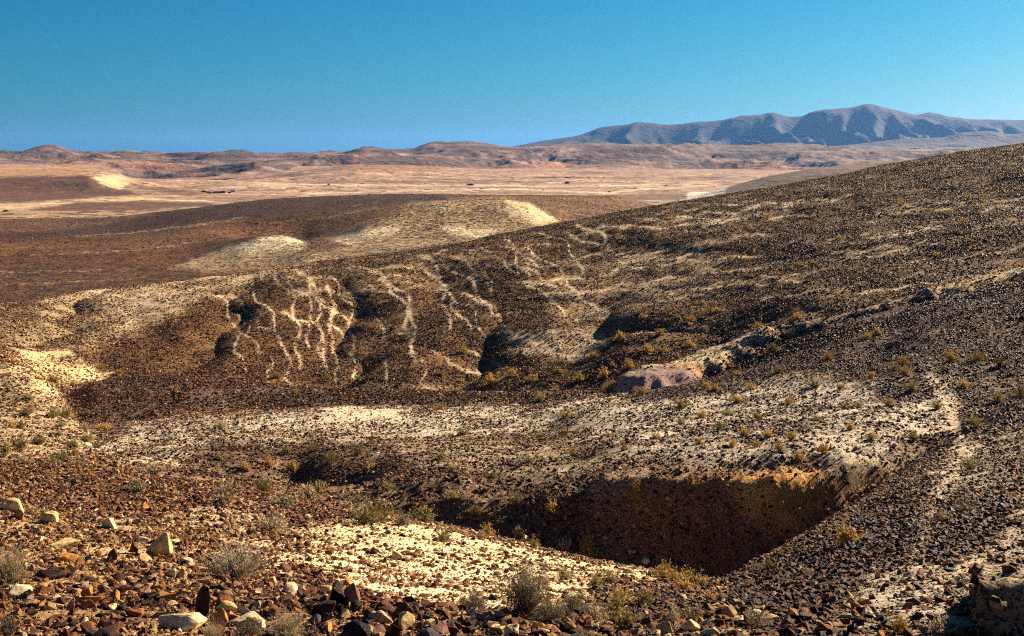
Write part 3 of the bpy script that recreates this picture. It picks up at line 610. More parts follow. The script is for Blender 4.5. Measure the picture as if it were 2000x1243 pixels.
def make_ridge(name, crest, d0, d1, dm, base_py, mat, col, amp, wl, seed, label, shadecol=None, n=500, rows=150, power=1.0):
    xs = [c[0] for c in crest]
    f = [[(p, base_py + 6, d0) for p, y in crest],
         [(p, base_py * 0.62 + y * 0.38, d0 + (dm - d0) * 0.5) for p, y in crest],
         [(p, base_py * 0.35 + y * 0.65, d0 + (dm - d0) * 0.78) for p, y in crest],
         [(p, y, dm) for p, y in crest],
         [(p, base_py + 8, d1) for p, y in crest]]
    pxs = np.linspace(xs[0], xs[-1], n)
    s = Sheet(f, pxs, np.exp(np.linspace(math.log(d0 * 1.001), math.log(d1 * 0.999), rows)))
    hgt = np.clip((base_py - np.interp(pxs, xs, [c[1] for c in crest])) / F * dm, 0, None)[None, :]
    X, Y, D = s.X, s.Y, s.D
    wv = np.exp(-((D - dm) / (0.05 * dm)) ** 2)
    r = ridged(X / wl + 0.5 * fbm(X / wl / 2, Y / wl / 2, 2, seed + 5), Y / (wl * 3.2), 4, seed)
    s.Z += np.clip(hgt / 500, 0.05, 1.2) * amp * np.minimum(r - 0.92, 0) * (1 - 0.93 * wv)
    GC = np.zeros(D.shape + (3,)); GC[:] = col
    nn = fbm(X / (wl * 1.5), Y / (wl * 1.5), 3, seed + 9)
    GC *= (1 + 0.25 * nn)[..., None]
    o = s.mesh(name, mat, GC); o['label'] = label
    return s
make_ridge('mountain_range', [(860, 300), (960, 292), (1030, 281), (1060, 275), (1120, 266), (1150, 257), (1170, 249), (1230, 240), (1250, 238), (1300, 240), (1380, 235), (1410, 234), (1450, 225), (1480, 224), (1510, 220), (1540, 226), (1560, 225), (1590, 216), (1630, 211), (1660, 210), (1695, 202), (1740, 212), (1790, 222), (1815, 217), (1860, 227), (1900, 231), (2000, 234), (2200, 238), (2600, 262), (3300, 285)],
           12500, 21000, 16500, 292, M_mount, (0.034, 0.029, 0.028), 620, 900, 200, 'high blue mountain range on the horizon')
make_ridge('low_hills', [(1560, 291), (1650, 284), (1760, 272), (1840, 268), (1880, 259), (1930, 256), (1970, 262), (2040, 258), (2200, 262), (2600, 280)],
           9800, 12500, 11200, 293, M_mount, (0.06, 0.046, 0.042), 160, 600, 230, 'rounded hills at the foot of the mountains', n=200, rows=70)
make_ridge('dark_hill', [(395, 308), (410, 301), (440, 295), (455, 292.5), (475, 292.5), (490, 296), (510, 302), (540, 310)],
           9000, 11500, 10200, 312, M_mount, (0.07, 0.06, 0.06), 60, 500, 240, 'dark dome shaped hill on the horizon', n=80, rows=60)
make_ridge('far_mesa', [(480, 309), (521, 303), (530, 298.5), (545, 297), (600, 297), (606, 300), (640, 299), (650, 297), (675, 298), (690, 301), (710, 298), (760, 300), (830, 309)],
           52000, 60000, 56000, 312, M_mount, (0.18, 0.16, 0.16), 60, 2500, 250, 'faint blue table mountain on the horizon', n=160, rows=40)
# ground that carries the horizon
bm = bmesh.new()
gxs = [-70000, -30000, -9000, -3000, 0, 3000, 9000, 30000, 70000]; gys = [-1500, 0, 300, 1100, 3500, 9000, 20000, 40000, 61500]
vv = [[bm.verts.new((x, y, -78 if y < 9000 else -95)) for x in gxs] for y in gys]
for r in range(len(gys) - 1):
    for c in range(len(gxs) - 1): bm.faces.new((vv[r][c], vv[r][c + 1], vv[r + 1][c + 1], vv[r + 1][c]))
me = bpy.data.meshes.new('desert_floor'); bm.to_mesh(me); bm.free()
a = me.attributes.new('ground_color', 'FLOAT_COLOR', 'POINT'); a.data.foreach_set('color', np.tile(np.array([.32, .21, .14, 1], np.float32), len(me.vertices)))
me.materials.append(M_hills); tag(link(bpy.data.objects.new('desert_floor', me)), kind='structure')

# ------------------------------------------------------------------ haze
bm = bmesh.new(); bmesh.ops.create_cube(bm, size=1)
for v in bm.verts:
    v.co = Vector((v.co.x * 150000, 29000 + v.co.y * 66000, (-110 if v.co.z < 0 else 1050)))
me = bpy.data.meshes.new('haze'); bm.to_mesh(me); bm.free()
mh = bpy.data.materials.new('haze_air'); mh.use_nodes = True; t = mh.node_tree
for n in list(t.nodes):
    if n.type != 'OUTPUT_MATERIAL': t.nodes.remove(n)
pv = t.nodes.new('ShaderNodeVolumePrincipled'); pv.inputs['Color'].default_value = (0.15, 0.40, 1.0, 1)
pv.inputs['Density'].default_value = 1.3e-5; pv.inputs['Anisotropy'].default_value = 0.35
t.links.new(pv.outputs[0], [n for n in t.nodes if n.type == 'OUTPUT_MATERIAL'][0].inputs['Volume'])
me.materials.append(mh); haze = link(bpy.data.objects.new('haze', me))
tag(haze, 'thin blue haze in the air over the whole desert', 'haze', kind='stuff')

# ================================================================== STONES
PAL_DARK = np.array([(0.020, 0.011, 0.008), (0.042, 0.018, 0.010), (0.075, 0.027, 0.011), (0.135, 0.047, 0.014), (0.066, 0.029, 0.021)])
PAL_LIGHT = np.array([(0.22, 0.085, 0.028), (0.30, 0.17, 0.075), (0.42, 0.27, 0.11), (0.25, 0.135, 0.075), (0.46, 0.36, 0.23)])
stone_coll = bpy.data.collections.new('stones'); scene.collection.children.link(stone_coll)

def hull_stone(seed, n=13, flat=0.7, jag=0.25):
    r = np.random.default_rng(seed)
    p = r.normal(size=(n, 3)); p /= np.linalg.norm(p, axis=1)[:, None]
    p *= (1 - jag * r.random(n))[:, None]; p[:, 2] *= flat; p[:, 1] *= 0.75 + 0.25 * r.random()
    bm = bmesh.new()
    for q in p: bm.verts.new(q * 0.5)
    res = bmesh.ops.convex_hull(bm, input=bm.verts)
    bmesh.ops.delete(bm, geom=[v for v in bm.verts if not v.link_faces], context='VERTS')
    bmesh.ops.recalc_face_normals(bm, faces=bm.faces)
    return bm

def detailed_stone(seed, n=14, flat=0.7, jag=0.3, pointed=0.0):
    bm = hull_stone(seed, n, flat, jag)
    if pointed:
        for v in bm.verts:
            if v.co.z > 0: v.co.x *= 1 - pointed * v.co.z * 1.8; v.co.y *= 1 - pointed * v.co.z * 1.8; v.co.z *= 1 + 0.7 * pointed
    bmesh.ops.bevel(bm, geom=list(bm.edges) , offset=0.025, segments=1, affect='EDGES')
    bmesh.ops.triangulate(bm, faces=bm.faces)
    bmesh.ops.subdivide_edges(bm, edges=[e for e in bm.edges if e.calc_length() > 0.09], cuts=2, use_grid_fill=True)
    bmesh.ops.triangulate(bm, faces=bm.faces)
    co = np.array([v.co[:] for v in bm.verts])
    d = 0.028 * fbm(co[:, 0] * 4 + co[:, 2] * 2.3 + seed, co[:, 1] * 4 - co[:, 2] * 3.1, 3, seed)
    for v, k in zip(bm.verts, d): v.co += v.co.normalized() * float(k)
    return bm

def stone_mesh(name, bm):
    me = bpy.data.meshes.new(name); bm.to_mesh(me); bm.free(); me.materials.append(M_stone); return me
HULLS = [stone_mesh('stone', hull_stone(100 + i, 12 + i % 5, 0.55 + 0.05 * (i % 6))) for i in range(16)]

def pick_colors(df, r):
    n = len(df); dark = r.random(n) < df
    c = np.where(dark[:, None], PAL_DARK[r.integers(0, 5, n)], PAL_LIGHT[r.choice(5, n, p=[.34, .30, .14, .17, .05])])
    return c * (0.75 + 0.5 * r.random(n))[:, None]

X, Y, D, PXg, PYg = near.X, near.Y, near.D, near.PX, near._py

def sample_cells(sheet, dlo, dhi, cden, kpx, smin_abs, smax_abs, seed, capf=7.0, ulim=0.50):
    r = np.random.default_rng(seed)
    X, Y, Z = sheet.X, sheet.Y, sheet.Z
    A = np.stack([X[1:, :-1] - X[:-1, :-1], Y[1:, :-1] - Y[:-1, :-1], Z[1:, :-1] - Z[:-1, :-1]], -1)
    B = np.stack([X[:-1, 1:] - X[:-1, :-1], Y[:-1, 1:] - Y[:-1, :-1], Z[:-1, 1:] - Z[:-1, :-1]], -1)
    area = np.linalg.norm(np.cross(A, B), axis=-1)
    Dc = sheet.D[:-1, :-1]; U = np.abs((sheet.PX[:-1, :-1] - 1000) / F)
    smin = np.maximum(smin_abs, kpx / F * Dc)
    ex = area * cden / smin ** 2 * np.clip(sheet.DEN[:-1, :-1], 0, 2.5)
    ex = np.where((Dc >= dlo) & (Dc < dhi), ex, 0) * np.where(U < np.where(Dc < 16, 1.3, np.where(Dc < 42, 0.68, ulim)), 1.0, 0.0)
    cnt = r.poisson(np.minimum(ex, 60))
    rr, cc = np.nonzero(cnt); k = cnt[rr, cc]; rr = np.repeat(rr, k); cc = np.repeat(cc, k); n = len(rr)
    a = r.random(n); b = r.random(n)
    def bl(M): return M[rr, cc] * (1 - a) * (1 - b) + M[rr, cc + 1] * a * (1 - b) + M[rr + 1, cc] * (1 - a) * b + M[rr + 1, cc + 1] * a * b
    P = np.stack([bl(X), bl(Y), bl(Z)], -1)
    sm = smin[rr, cc]; s = np.minimum(sm / np.sqrt(np.maximum(r.random(n), 1e-6)), np.minimum(sm * capf, smax_abs))
    return P, s, sheet.DK[rr, cc], r

def scatter(name, P, s, col, coll, nvar, r, sink=0.22, zrot_only=False):
    n = len(P)
    P = P.copy(); sc = np.stack([s * (0.8 + 0.5 * r.random(n)), s * (0.7 + 0.4 * r.random(n)), s * (0.6 + 0.5 * r.random(n))], -1)
    if not zrot_only: P[:, 2] += (0.5 - sink) * 0.55 * s * 0.6
    me = bpy.data.meshes.new(name); me.vertices.add(n); me.vertices.foreach_set('co', P.astype(np.float32).ravel())
    rot = np.zeros((n, 3)); rot[:, 2] = r.random(n) * 6.283
    if not zrot_only: rot[:, 0] = r.normal(0, 0.35, n); rot[:, 1] = r.normal(0, 0.35, n)
    def att(nm, typ, key, v): a = me.attributes.new(nm, typ, 'POINT'); a.data.foreach_set(key, v.ravel())
    att('rot', 'FLOAT_VECTOR', 'vector', rot.astype(np.float32)); att('scl', 'FLOAT_VECTOR', 'vector', sc.astype(np.float32))
    att('variant', 'INT', 'value', r.integers(0, nvar, n).astype(np.int32))
    att('stone_color', 'FLOAT_VECTOR', 'vector', col.astype(np.float32))
    o = link(bpy.data.objects.new(name, me))
    ng = bpy.data.node_groups.new(name, 'GeometryNodeTree')
    ng.interface.new_socket('Geometry', in_out='INPUT', socket_type='NodeSocketGeometry')
    ng.interface.new_socket('Geometry', in_out='OUTPUT', socket_type='NodeSocketGeometry')
    N = ng.nodes; L = ng.links
    gi = N.new('NodeGroupInput'); go = N.new('NodeGroupOutput')
    ci = N.new('GeometryNodeCollectionInfo'); ci.inputs['Collection'].default_value = coll
    ci.inputs['Separate Children'].default_value = True; ci.inputs['Reset Children'].default_value = True
    ip = N.new('GeometryNodeInstanceOnPoints'); ip.inputs['Pick Instance'].default_value = True
    def na(nm, typ):
        x = N.new('GeometryNodeInputNamedAttribute'); x.data_type = typ; x.inputs['Name'].default_value = nm
        return next(q for q in x.outputs if q.enabled and q.name == 'Attribute')
    L.new(gi.outputs[0], ip.inputs['Points']); L.new(ci.outputs[0], ip.inputs['Instance'])
    L.new(na('variant', 'INT'), ip.inputs['Instance Index']); L.new(na('rot', 'FLOAT_VECTOR'), ip.inputs['Rotation'])
    L.new(na('scl', 'FLOAT_VECTOR'), ip.inputs['Scale']); L.new(ip.outputs[0], go.inputs[0])
    md = o.modifiers.new('scatter', 'NODES'); md.node_group = ng
    print(name, n)
    return o

# ---- stones one can tell apart, foreground
COLS = {'yellow': (0.62, 0.43, 0.17), 'pale': (0.60, 0.47, 0.26), 'tan': (0.46, 0.31, 0.15), 'orange': (0.40, 0.19, 0.05), 'rust': (0.25, 0.085, 0.03),
        'brown': (0.105, 0.044, 0.02), 'dark': (0.042, 0.019, 0.013), 'black': (0.018, 0.015, 0.016), 'grey': (0.10, 0.085, 0.085), 'pink': (0.27, 0.14, 0.10), 'olive': (0.34, 0.25, 0.07)}
NAMED = [  # photo column, row of its foot, width, height, colour, pointed, own label
    (312, 1088, 62, 46, 'yellow', 0.45, 'tall pointed yellow stone with a sharp ridge standing above the rubble'),
    (95, 1024, 44, 34, 'yellow', 0, 'thick yellow slab tilted downhill above the pair of long slabs'),
    (118, 1070, 54, 30, 'yellow', 0, 'long low yellow slab lying beside a brown stone, sloping downhill'),
    (74, 1058, 26, 13, 'pale', 0, None), (35, 1016, 40, 26, 'orange', 0, None),
    (22, 1000, 48, 32, 'yellow', 0, 'square yellow block on the slope uphill of the thick tilted slab'),
    (212, 1034, 46, 28, 'pale', 0, 'pale flat slab half buried in gravel uphill of the pointed stone'),
    (122, 1104, 42, 30, 'orange', 0, 'rounded orange stone just below the long low yellow slab'),
    (258, 1082, 20, 26, 'brown', 0.4, None), (216, 1100, 36, 26, 'brown', 0.6, None), (283, 1098, 28, 24, 'tan', 0.3, 'tan stone leaning against the left foot of the pointed yellow stone'),
    (278, 1062, 28, 14, 'pale', 0, None), (345, 1064, 34, 16, 'pale', 0, None), (362, 1105, 40, 14, 'pale', 0, None),
    (336, 1128, 32, 20, 'pale', 0, None), (355, 1130, 22, 20, 'tan', 0.3, None),
    (34, 1168, 46, 30, 'pale', 0, 'smooth pale stone with a small dark stone lying against it'), (20, 1168, 20, 20, 'dark', 0, None),
    (80, 1168, 36, 28, 'rust', 0, None), (168, 1182, 44, 30, 'orange', 0, 'rounded glossy orange brown stone in the middle of the rubble'),
    (172, 1142, 46, 20, 'dark', 0, None), (92, 1134, 56, 30, 'dark', 0, 'dark arched stone beside the dry straw shrub'), (290, 1172, 38, 18, 'dark', 0, None),
    (350, 1230, 86, 46, 'pale', 0, 'largest pale rounded boulder at the bottom of the nearest rubble'),
    (216, 1186, 36, 16, 'olive', 0, 'olive yellow flat stone beside the rounded orange brown one'), (139, 1190, 16, 26, 'pink', 0, None), (164, 1218, 18, 16, 'tan', 0, None),
    (205, 1252, 64, 26, 'dark', 0, None), (398, 1204, 38, 62, 'dark', 0.2, 'upright dark brown block next to the largest pale boulder'),
    (440, 1196, 44, 26, 'yellow', 0, None), (483, 1222, 64, 26, 'pale', 0, 'broad yellowish pale slab behind the grey twig shrub at our feet'),
    (426, 1222, 38, 36, 'orange', 0, 'orange brown block at the foot of the upright dark block'),
    (560, 1160, 50, 26, 'pale', 0, None), (585, 1168, 16, 18, 'grey', 0, None), (602, 1162, 36, 26, 'rust', 0, None), (636, 1162, 36, 22, 'yellow', 0, None),
    (660, 1180, 36, 48, 'dark', 0.1, 'dark cube shaped block on the lip above the bright sand'), (686, 1184, 36, 40, 'pink', 0.3, 'pinkish block leaning on the dark cube shaped block'),
    (636, 1200, 50, 28, 'dark', 0, None), (614, 1220, 32, 24, 'grey', 0, None), (694, 1248, 54, 36, 'black', 0, 'black glossy angular stone at the bottom of the rubble'),
    (570, 1214, 52, 18, 'tan', 0, None), (532, 1050, 20, 16, 'tan', 0, None), (514, 1045, 16, 14, 'brown', 0, None),
    (800, 1182, 36, 20, 'dark', 0, None), (790, 1208, 52, 34, 'brown', 0, None), (746, 1196, 46, 22, 'brown', 0, None), (742, 1222, 54, 28, 'tan', 0, None),
    (785, 1232, 48, 34, 'yellow', 0.2, 'bright yellow wedge shaped block on the dark lip of rubble'), (838, 1220, 28, 26, 'black', 0, None), (856, 1240, 40, 32, 'pink', 0, 'coarse reddish pink stone among dark stones on the lip'),
    (832, 1248, 38, 22, 'dark', 0, None), (946, 1214, 38, 28, 'pink', 0.2, None), (976, 1214, 28, 22, 'tan', 0, None), (1005, 1203, 56, 11, 'tan', 0, 'long thin flat slab beside the big olive shrub'),
    (1002, 1220, 32, 24, 'dark', 0, None), (1048, 1230, 30, 20, 'yellow', 0, None), (1082, 1226, 36, 18, 'black', 0, None), (970, 1240, 62, 26, 'yellow', 0, None), (1000, 1248, 36, 34, 'pale', 0, None),
    (888, 1246, 34, 26, 'brown', 0, None), (840, 1256, 62, 26, 'grey', 0, None), (776, 1094, 28, 22, 'yellow', 0.2, 'lone yellow slab lying on the bright sand slope'),
    (1298, 1240, 42, 26, 'tan', 0.3, None), (1350, 1234, 40, 24, 'yellow', 0.2, None), (1388, 1244, 38, 22, 'pale', 0, None), (1432, 1242, 36, 18, 'yellow', 0, None),
    (1478, 1240, 32, 14, 'pale', 0, None), (1425, 1208, 36, 28, 'tan', 0, None), (1452, 1200, 26, 20, 'brown', 0, None), (1478, 1200, 22, 12, 'pale', 0, None),
    (1508, 1210, 30, 16, 'yellow', 0, None), (1498, 1226, 15, 14, 'yellow', 0, None), (1541, 1238, 22, 18, 'tan', 0, None), (1440, 1220, 36, 16, 'pale', 0, None),
    (1226, 1120, 26, 12, 'pale', 0, None), (1262, 1104, 18, 14, 'pale', 0, None), (1155, 1228, 22, 18, 'tan', 0, None), (1027, 1060, 16, 14, 'pale', 0, 'small bright white stone on the crest of the bright sand slope'),
    (1600, 1220, 18, 12, 'tan', 0, None), (1636, 1222, 22, 16, 'yellow', 0, None), (1580, 1206, 14, 10, 'pale', 0, None), (545, 1010, 18, 10, 'pale', 0, None), (600, 1012, 18, 8, 'pale', 0, None), (575, 1000, 16, 10, 'grey', 0, None),
]
count = [0]; STONES = []
def put_stone(px, py, wpx, hpx, colr, pointed=0.0, label=None, me=None, coll=None, yaw=None, xyz=None):
    h = xyz or near.hit(px, py)
    if h is None: return None
    x, y, z = h; wd = wpx / F * y; ht = hpx / F * y
    o = bpy.data.objects.new('stone', me); link(o, coll)
    wd *= 1.15 if label else 1.0; ht *= 1.1
    o.scale = (wd * 1.22, wd * (0.8 + 0.3 * rng.random()), ht * (1.5 + 0.35 * pointed))
    o.location = (x, y + wd * 0.2, near.at(px, y + wd * 0.2) + ht * 0.24)
    o.rotation_euler = (rng.normal(0, .12), rng.normal(0, .15), rng.random() * 6.28 if yaw is None else yaw)
    k = 0.85 + 0.3 * rng.random()
    o['stone_color'] = [float(c * k) for c in COLS[colr]]
    tag(o, label, 'stone', 'loose stones on the nearest slope'); STONES.append((o, colr, wpx, hpx / wpx, label))
    count[0] += 1
    return o
for i, (px, py, wp, hp, cn, pt, lab) in enumerate(NAMED):
    me = stone_mesh('stone', detailed_stone(500 + i, 11 + i % 6, 0.8, 0.22, pt))
    put_stone(px, py, wp, hp, cn, pt, lab, me, yaw=rng.normal(0, 0.5))
# the shapes that the finer rubble repeats are ordinary stones of the nearest slope
DET = [stone_mesh('stone', detailed_stone(700 + i, 11 + i % 6, 0.75, 0.3)) for i in range(14)]
shape_px = [(60, 1206), (112, 1232), (262, 1206), (330, 1180), (232, 1142), (520, 1190), (545, 1236), (640, 1236), (720, 1206), (770, 1246), (905, 1222), (1120, 1236), (1240, 1232), (1560, 1216), (1610, 1240), (1690, 1200)]
for i, (px, py) in enumerate(shape_px):
    put_stone(px, py, 24 + 6 * (i % 4), 18 + 3 * (i % 5), ['brown', 'dark', 'rust', 'orange'][i % 4], 0, None, HULLS[i], stone_coll)
zones = [((-20, 1175, 1150, 1246), 80), ((0, 1100, 560, 1180), 52), ((0, 985, 620, 1110), 22), ((1200, 1180, 1760, 1246), 28), ((560, 1150, 720, 1200), 10)]
for (x0, y0, x1, y1), n in zones:
    for i in range(n):
        px = x0 + (x1 - x0) * rng.random(); py = y0 + (y1 - y0) * rng.random()
        wp = min(38, 13 / math.sqrt(max(rng.random(), 0.08))) * (0.62 + 0.38 * (py - 985) / 260)
        cn = rng.choice(['dark', 'brown', 'rust', 'orange', 'tan', 'pale', 'black', 'grey', 'pink', 'yellow'], p=[.2, .22, .18, .17, .09, .05, .02, .02, .02, .03])
        put_stone(px, py, wp, wp * (0.5 + 0.35 * rng.random()), str(cn), 0, None, DET[int(rng.integers(0, 14))])
MARKS = [(312, 1088, 'the pointed yellow stone'), (95, 1024, 'the thick tilted yellow slab'), (118, 1070, 'the long low yellow slab'), (22, 1000, 'the square yellow block'),
         (34, 1168, 'the smooth pale stone'), (168, 1182, 'the rounded glossy orange stone'), (350, 1230, 'the largest pale boulder'), (398, 1204, 'the upright dark block'),
         (660, 1180, 'the dark cube shaped block'), (785, 1232, 'the bright yellow wedge'), (856, 1240, 'the coarse reddish pink stone'), (1005, 1203, 'the long thin slab'), (1025, 1205, 'the largest olive shrub'),
         (458, 1130, 'the wide grey twig shrub'), (20, 1140, 'the straw shrub by the dark arched stone'), (560, 1248, 'the pale straw shrub'), (694, 1248, 'the black glossy stone'), (532, 1042, 'the shrub with two tan stones'),
         (441, 988, 'the brown bushy shrub on the crest'), (1657, 1062, 'the largest golden shrub'), (1335, 1140, 'the golden green clump'), (1478, 1226, 'the lone straw shrub by the gully slope'), (1870, 1200, 'the shaded corner pit')]
MP = []
for mx_, my_, nm_ in MARKS:
    q = near.hit(mx_, my_); MP.append((np.array(q[:2]), nm_))
CN = {'yellow': 'yellow', 'pale': 'pale cream', 'tan': 'tan', 'orange': 'orange brown', 'rust': 'rust red', 'brown': 'chocolate brown', 'dark': 'very dark', 'black': 'black', 'grey': 'blue grey', 'pink': 'pinkish', 'olive': 'olive'}
for o, colr, wp, asp, lab in STONES:
    if lab: continue
    p = np.array(o.location[:2]); dd = sorted(((float(np.linalg.norm(p - m)), n_) for m, n_ in MP))
    size = 'small' if wp < 16 else 'medium sized' if wp < 25 else 'large'
    shp = 'flat' if asp < 0.56 else 'blocky' if asp < 0.72 else 'tall'
    o['label'] = f'{size} {shp} {CN[colr]} stone ' + (f'close to {dd[0][1]}' if dd[0][0] < 0.4 * dd[1][0] else f'near {dd[0][1]}' if len(dd[0][1].split()) + len(dd[1][1].split()) + len(CN[colr].split()) + len(size.split()) > 12 else f'between {dd[0][1]} and {dd[1][1]}')

for nm, lab, dlo, dhi, cden, kpx, smin, smax, sd in (
        ('rubble', 'loose brown and tan rubble covering the nearest slopes', 5.5, 42, 0.27, 2.8, 0.02, 0.17, 11),
        ('ridge_rubble', 'small dark stones strewn over the pale ridge and its gully', 42, 112, 0.19, 2.2, 0.03, 0.30, 12),
        ('hillside_rubble', 'dense dark varnished stones covering the big hillside and valley floor', 112, 400, 0.26, 1.9, 0.05, 0.45, 13)):
    P, s_, dk, r = sample_cells(near, dlo, dhi, cden, kpx, smin, smax, sd)
    o = scatter(nm, P, s_, pick_colors(dk, r), stone_coll, len(HULLS), r)
    tag(o, lab, 'rubble', kind='stuff')

P, s_, dk, r = sample_cells(hs_, 400, 1010, 0.05, 1.8, 0.3, 1.2, 14, capf=2.2, ulim=0.44)
tag(scatter('brown_hill_rubble', P, s_, pick_colors(dk, r) * 0.9, stone_coll, len(HULLS), r), 'fine dark stones covering the brown hills behind the big hillside', 'rubble', kind='stuff')
# ================================================================== SHRUBS
def tube(V, Fc, pts, r0, r1):
    b = len(V); n = len(pts)
    for i, p in enumerate(pts):
        rr = r0 + (r1 - r0) * i / (n - 1)
        t = (pts[min(i + 1, n - 1)] - pts[max(i - 1, 0)]).normalized()
        u = t.orthogonal().normalized(); v = t.cross(u)
        for k in range(3):
            a = 2.094 * k; V.append(p + (u * math.cos(a) + v * math.sin(a)) * rr)
        if i:
            for k in range(3):
                k2 = (k + 1) % 3
                Fc.append((b + (i - 1) * 3 + k, b + (i - 1) * 3 + k2, b + i * 3 + k2, b + i * 3 + k))

def shrub_meshes(seed, stems, branches, hgt, rad, nleaf, lsize, seg=3, upright=0.0):
    """twigs and foliage of a shrub one metre wide"""
    r = random.Random(seed); V = []; Fc = []; tips = []
    for i in range(stems):
        az = r.random() * 6.283; inc = (r.random() ** 0.7) * (1.35 - upright)
        L = 0.5 * (0.7 + 0.5 * r.random()) * (1 if inc > 0.6 else 0.95)
        d = Vector((math.sin(inc) * math.cos(az), math.sin(inc) * math.sin(az), math.cos(inc) * hgt * 2))
        p0 = Vector((r.gauss(0, .06), r.gauss(0, .06), -0.03)); pts = [p0]
        for k in range(seg):
            d2 = (d + Vector((r.gauss(0, .22), r.gauss(0, .22), r.gauss(0.05, .16)))) * (L / seg)
            pts.append(pts[-1] + d2)
        tube(V, Fc, pts, rad, rad * 0.5); tips.append(pts)
        for j in range(branches):
            k = r.randint(1, seg); q = pts[k - 1].lerp(pts[k], r.random())
            bd = (d.normalized() + Vector((r.gauss(0, .6), r.gauss(0, .6), r.gauss(.15, .4)))).normalized()
            bl = L * (0.25 + 0.35 * r.random()); bp = [q, q + bd * bl * .5, q + bd * bl + Vector((r.gauss(0, .03), r.gauss(0, .03), r.gauss(.01, .03)))]
            tube(V, Fc, bp, rad * 0.6, rad * 0.3); tips.append(bp)
    me = bpy.data.meshes.new('twigs'); me.from_pydata([v[:] for v in V], [], Fc)
    V2 = []; F2 = []
    for i in range(nleaf):
        t = r.choice(tips); f = 0.35 + 0.65 * r.random(); k = min(int(f * (len(t) - 1)), len(t) - 2)
        p = t[k].lerp(t[k + 1], r.random()) + Vector((r.gauss(0, .02), r.gauss(0, .02), r.gauss(0, .02)))
        p.z = max(p.z, 0.02)
        u = Vector((r.gauss(0, 1), r.gauss(0, 1), r.gauss(0, 1))).normalized(); v = u.orthogonal().normalized(); sz = lsize * (0.6 + 0.8 * r.random())
        b = len(V2); V2 += [p, p + u * sz * .5 + v * sz * .28, p + u * sz, p + u * sz * .5 - v * sz * .28]; F2.append((b, b + 1, b + 2, b + 3))
    mf = bpy.data.meshes.new('foliage'); mf.from_pydata([v[:] for v in V2], [], F2)
    return me, mf
KINDS = {}
def kind(name, mt, mf, *a, n=4, **k):
    L = []
    for i in range(n):
        t, f = shrub_meshes(hash_seed(name) + i, *a, **k); t.materials.append(mt); f.materials.append(mf); L.append((t, f))
    KINDS[name] = L
def hash_seed(s): return sum(ord(c) * (i + 3) for i, c in enumerate(s))
kind('big_olive', M_grey, M_olive, 90, 7, 0.80, 0.006, 3200, 0.04, n=1, upright=0.25)
kind('big_grey', M_grey, M_straw, 110, 6, 0.62, 0.007, 700, 0.035, n=2)
kind('big_straw', M_straw, M_straw, 110, 6, 0.7, 0.007, 900, 0.035, n=2)
kind('olive', M_grey, M_olive, 34, 3, 0.66, 0.013, 620, 0.095, n=4)
kind('golden', M_gold, M_gold, 34, 3, 0.66, 0.013, 620, 0.095, n=4)
kind('straw', M_straw, M_straw, 40, 3, 0.62, 0.013, 480, 0.08, n=4)
kind('small_golden', M_gold, M_gold, 9, 1, 0.6, 0.02, 90, 0.16, n=3)
kind('small_olive', M_olive, M_olive, 9, 1, 0.6, 0.02, 90, 0.16, n=3)
nshrub = [0]
def put_shrub(px, py, w, h, k, label, group, sheet=near, dmin=0, coll=None):
    q = sheet.hit(px, py, dmin)
    if q is None: return None
    x, y, z = q; wd = w / F * y; ht = h / F * y
    tm, fm = KINDS[k][nshrub[0] % len(KINDS[k])]; nshrub[0] += 1
    e = bpy.data.objects.new('shrub', None); link(e, coll); e.empty_display_size = 0.1
    e.location = (x, y, z - 0.01 * wd); e.rotation_euler = (0, 0, rng.random() * 6.283)
    nat = 0.5 * (1.25 if 'big' in k else 1.1)
    e.scale = (wd * 1.05, wd * 1.05, 0.85 * ht / nat)
    tag(e, label, 'shrub', group)
    for m, nm in ((tm, 'twigs'), (fm, 'foliage')):
        o = bpy.data.objects.new(nm, m); o.parent = e; link(o, coll)
    return e
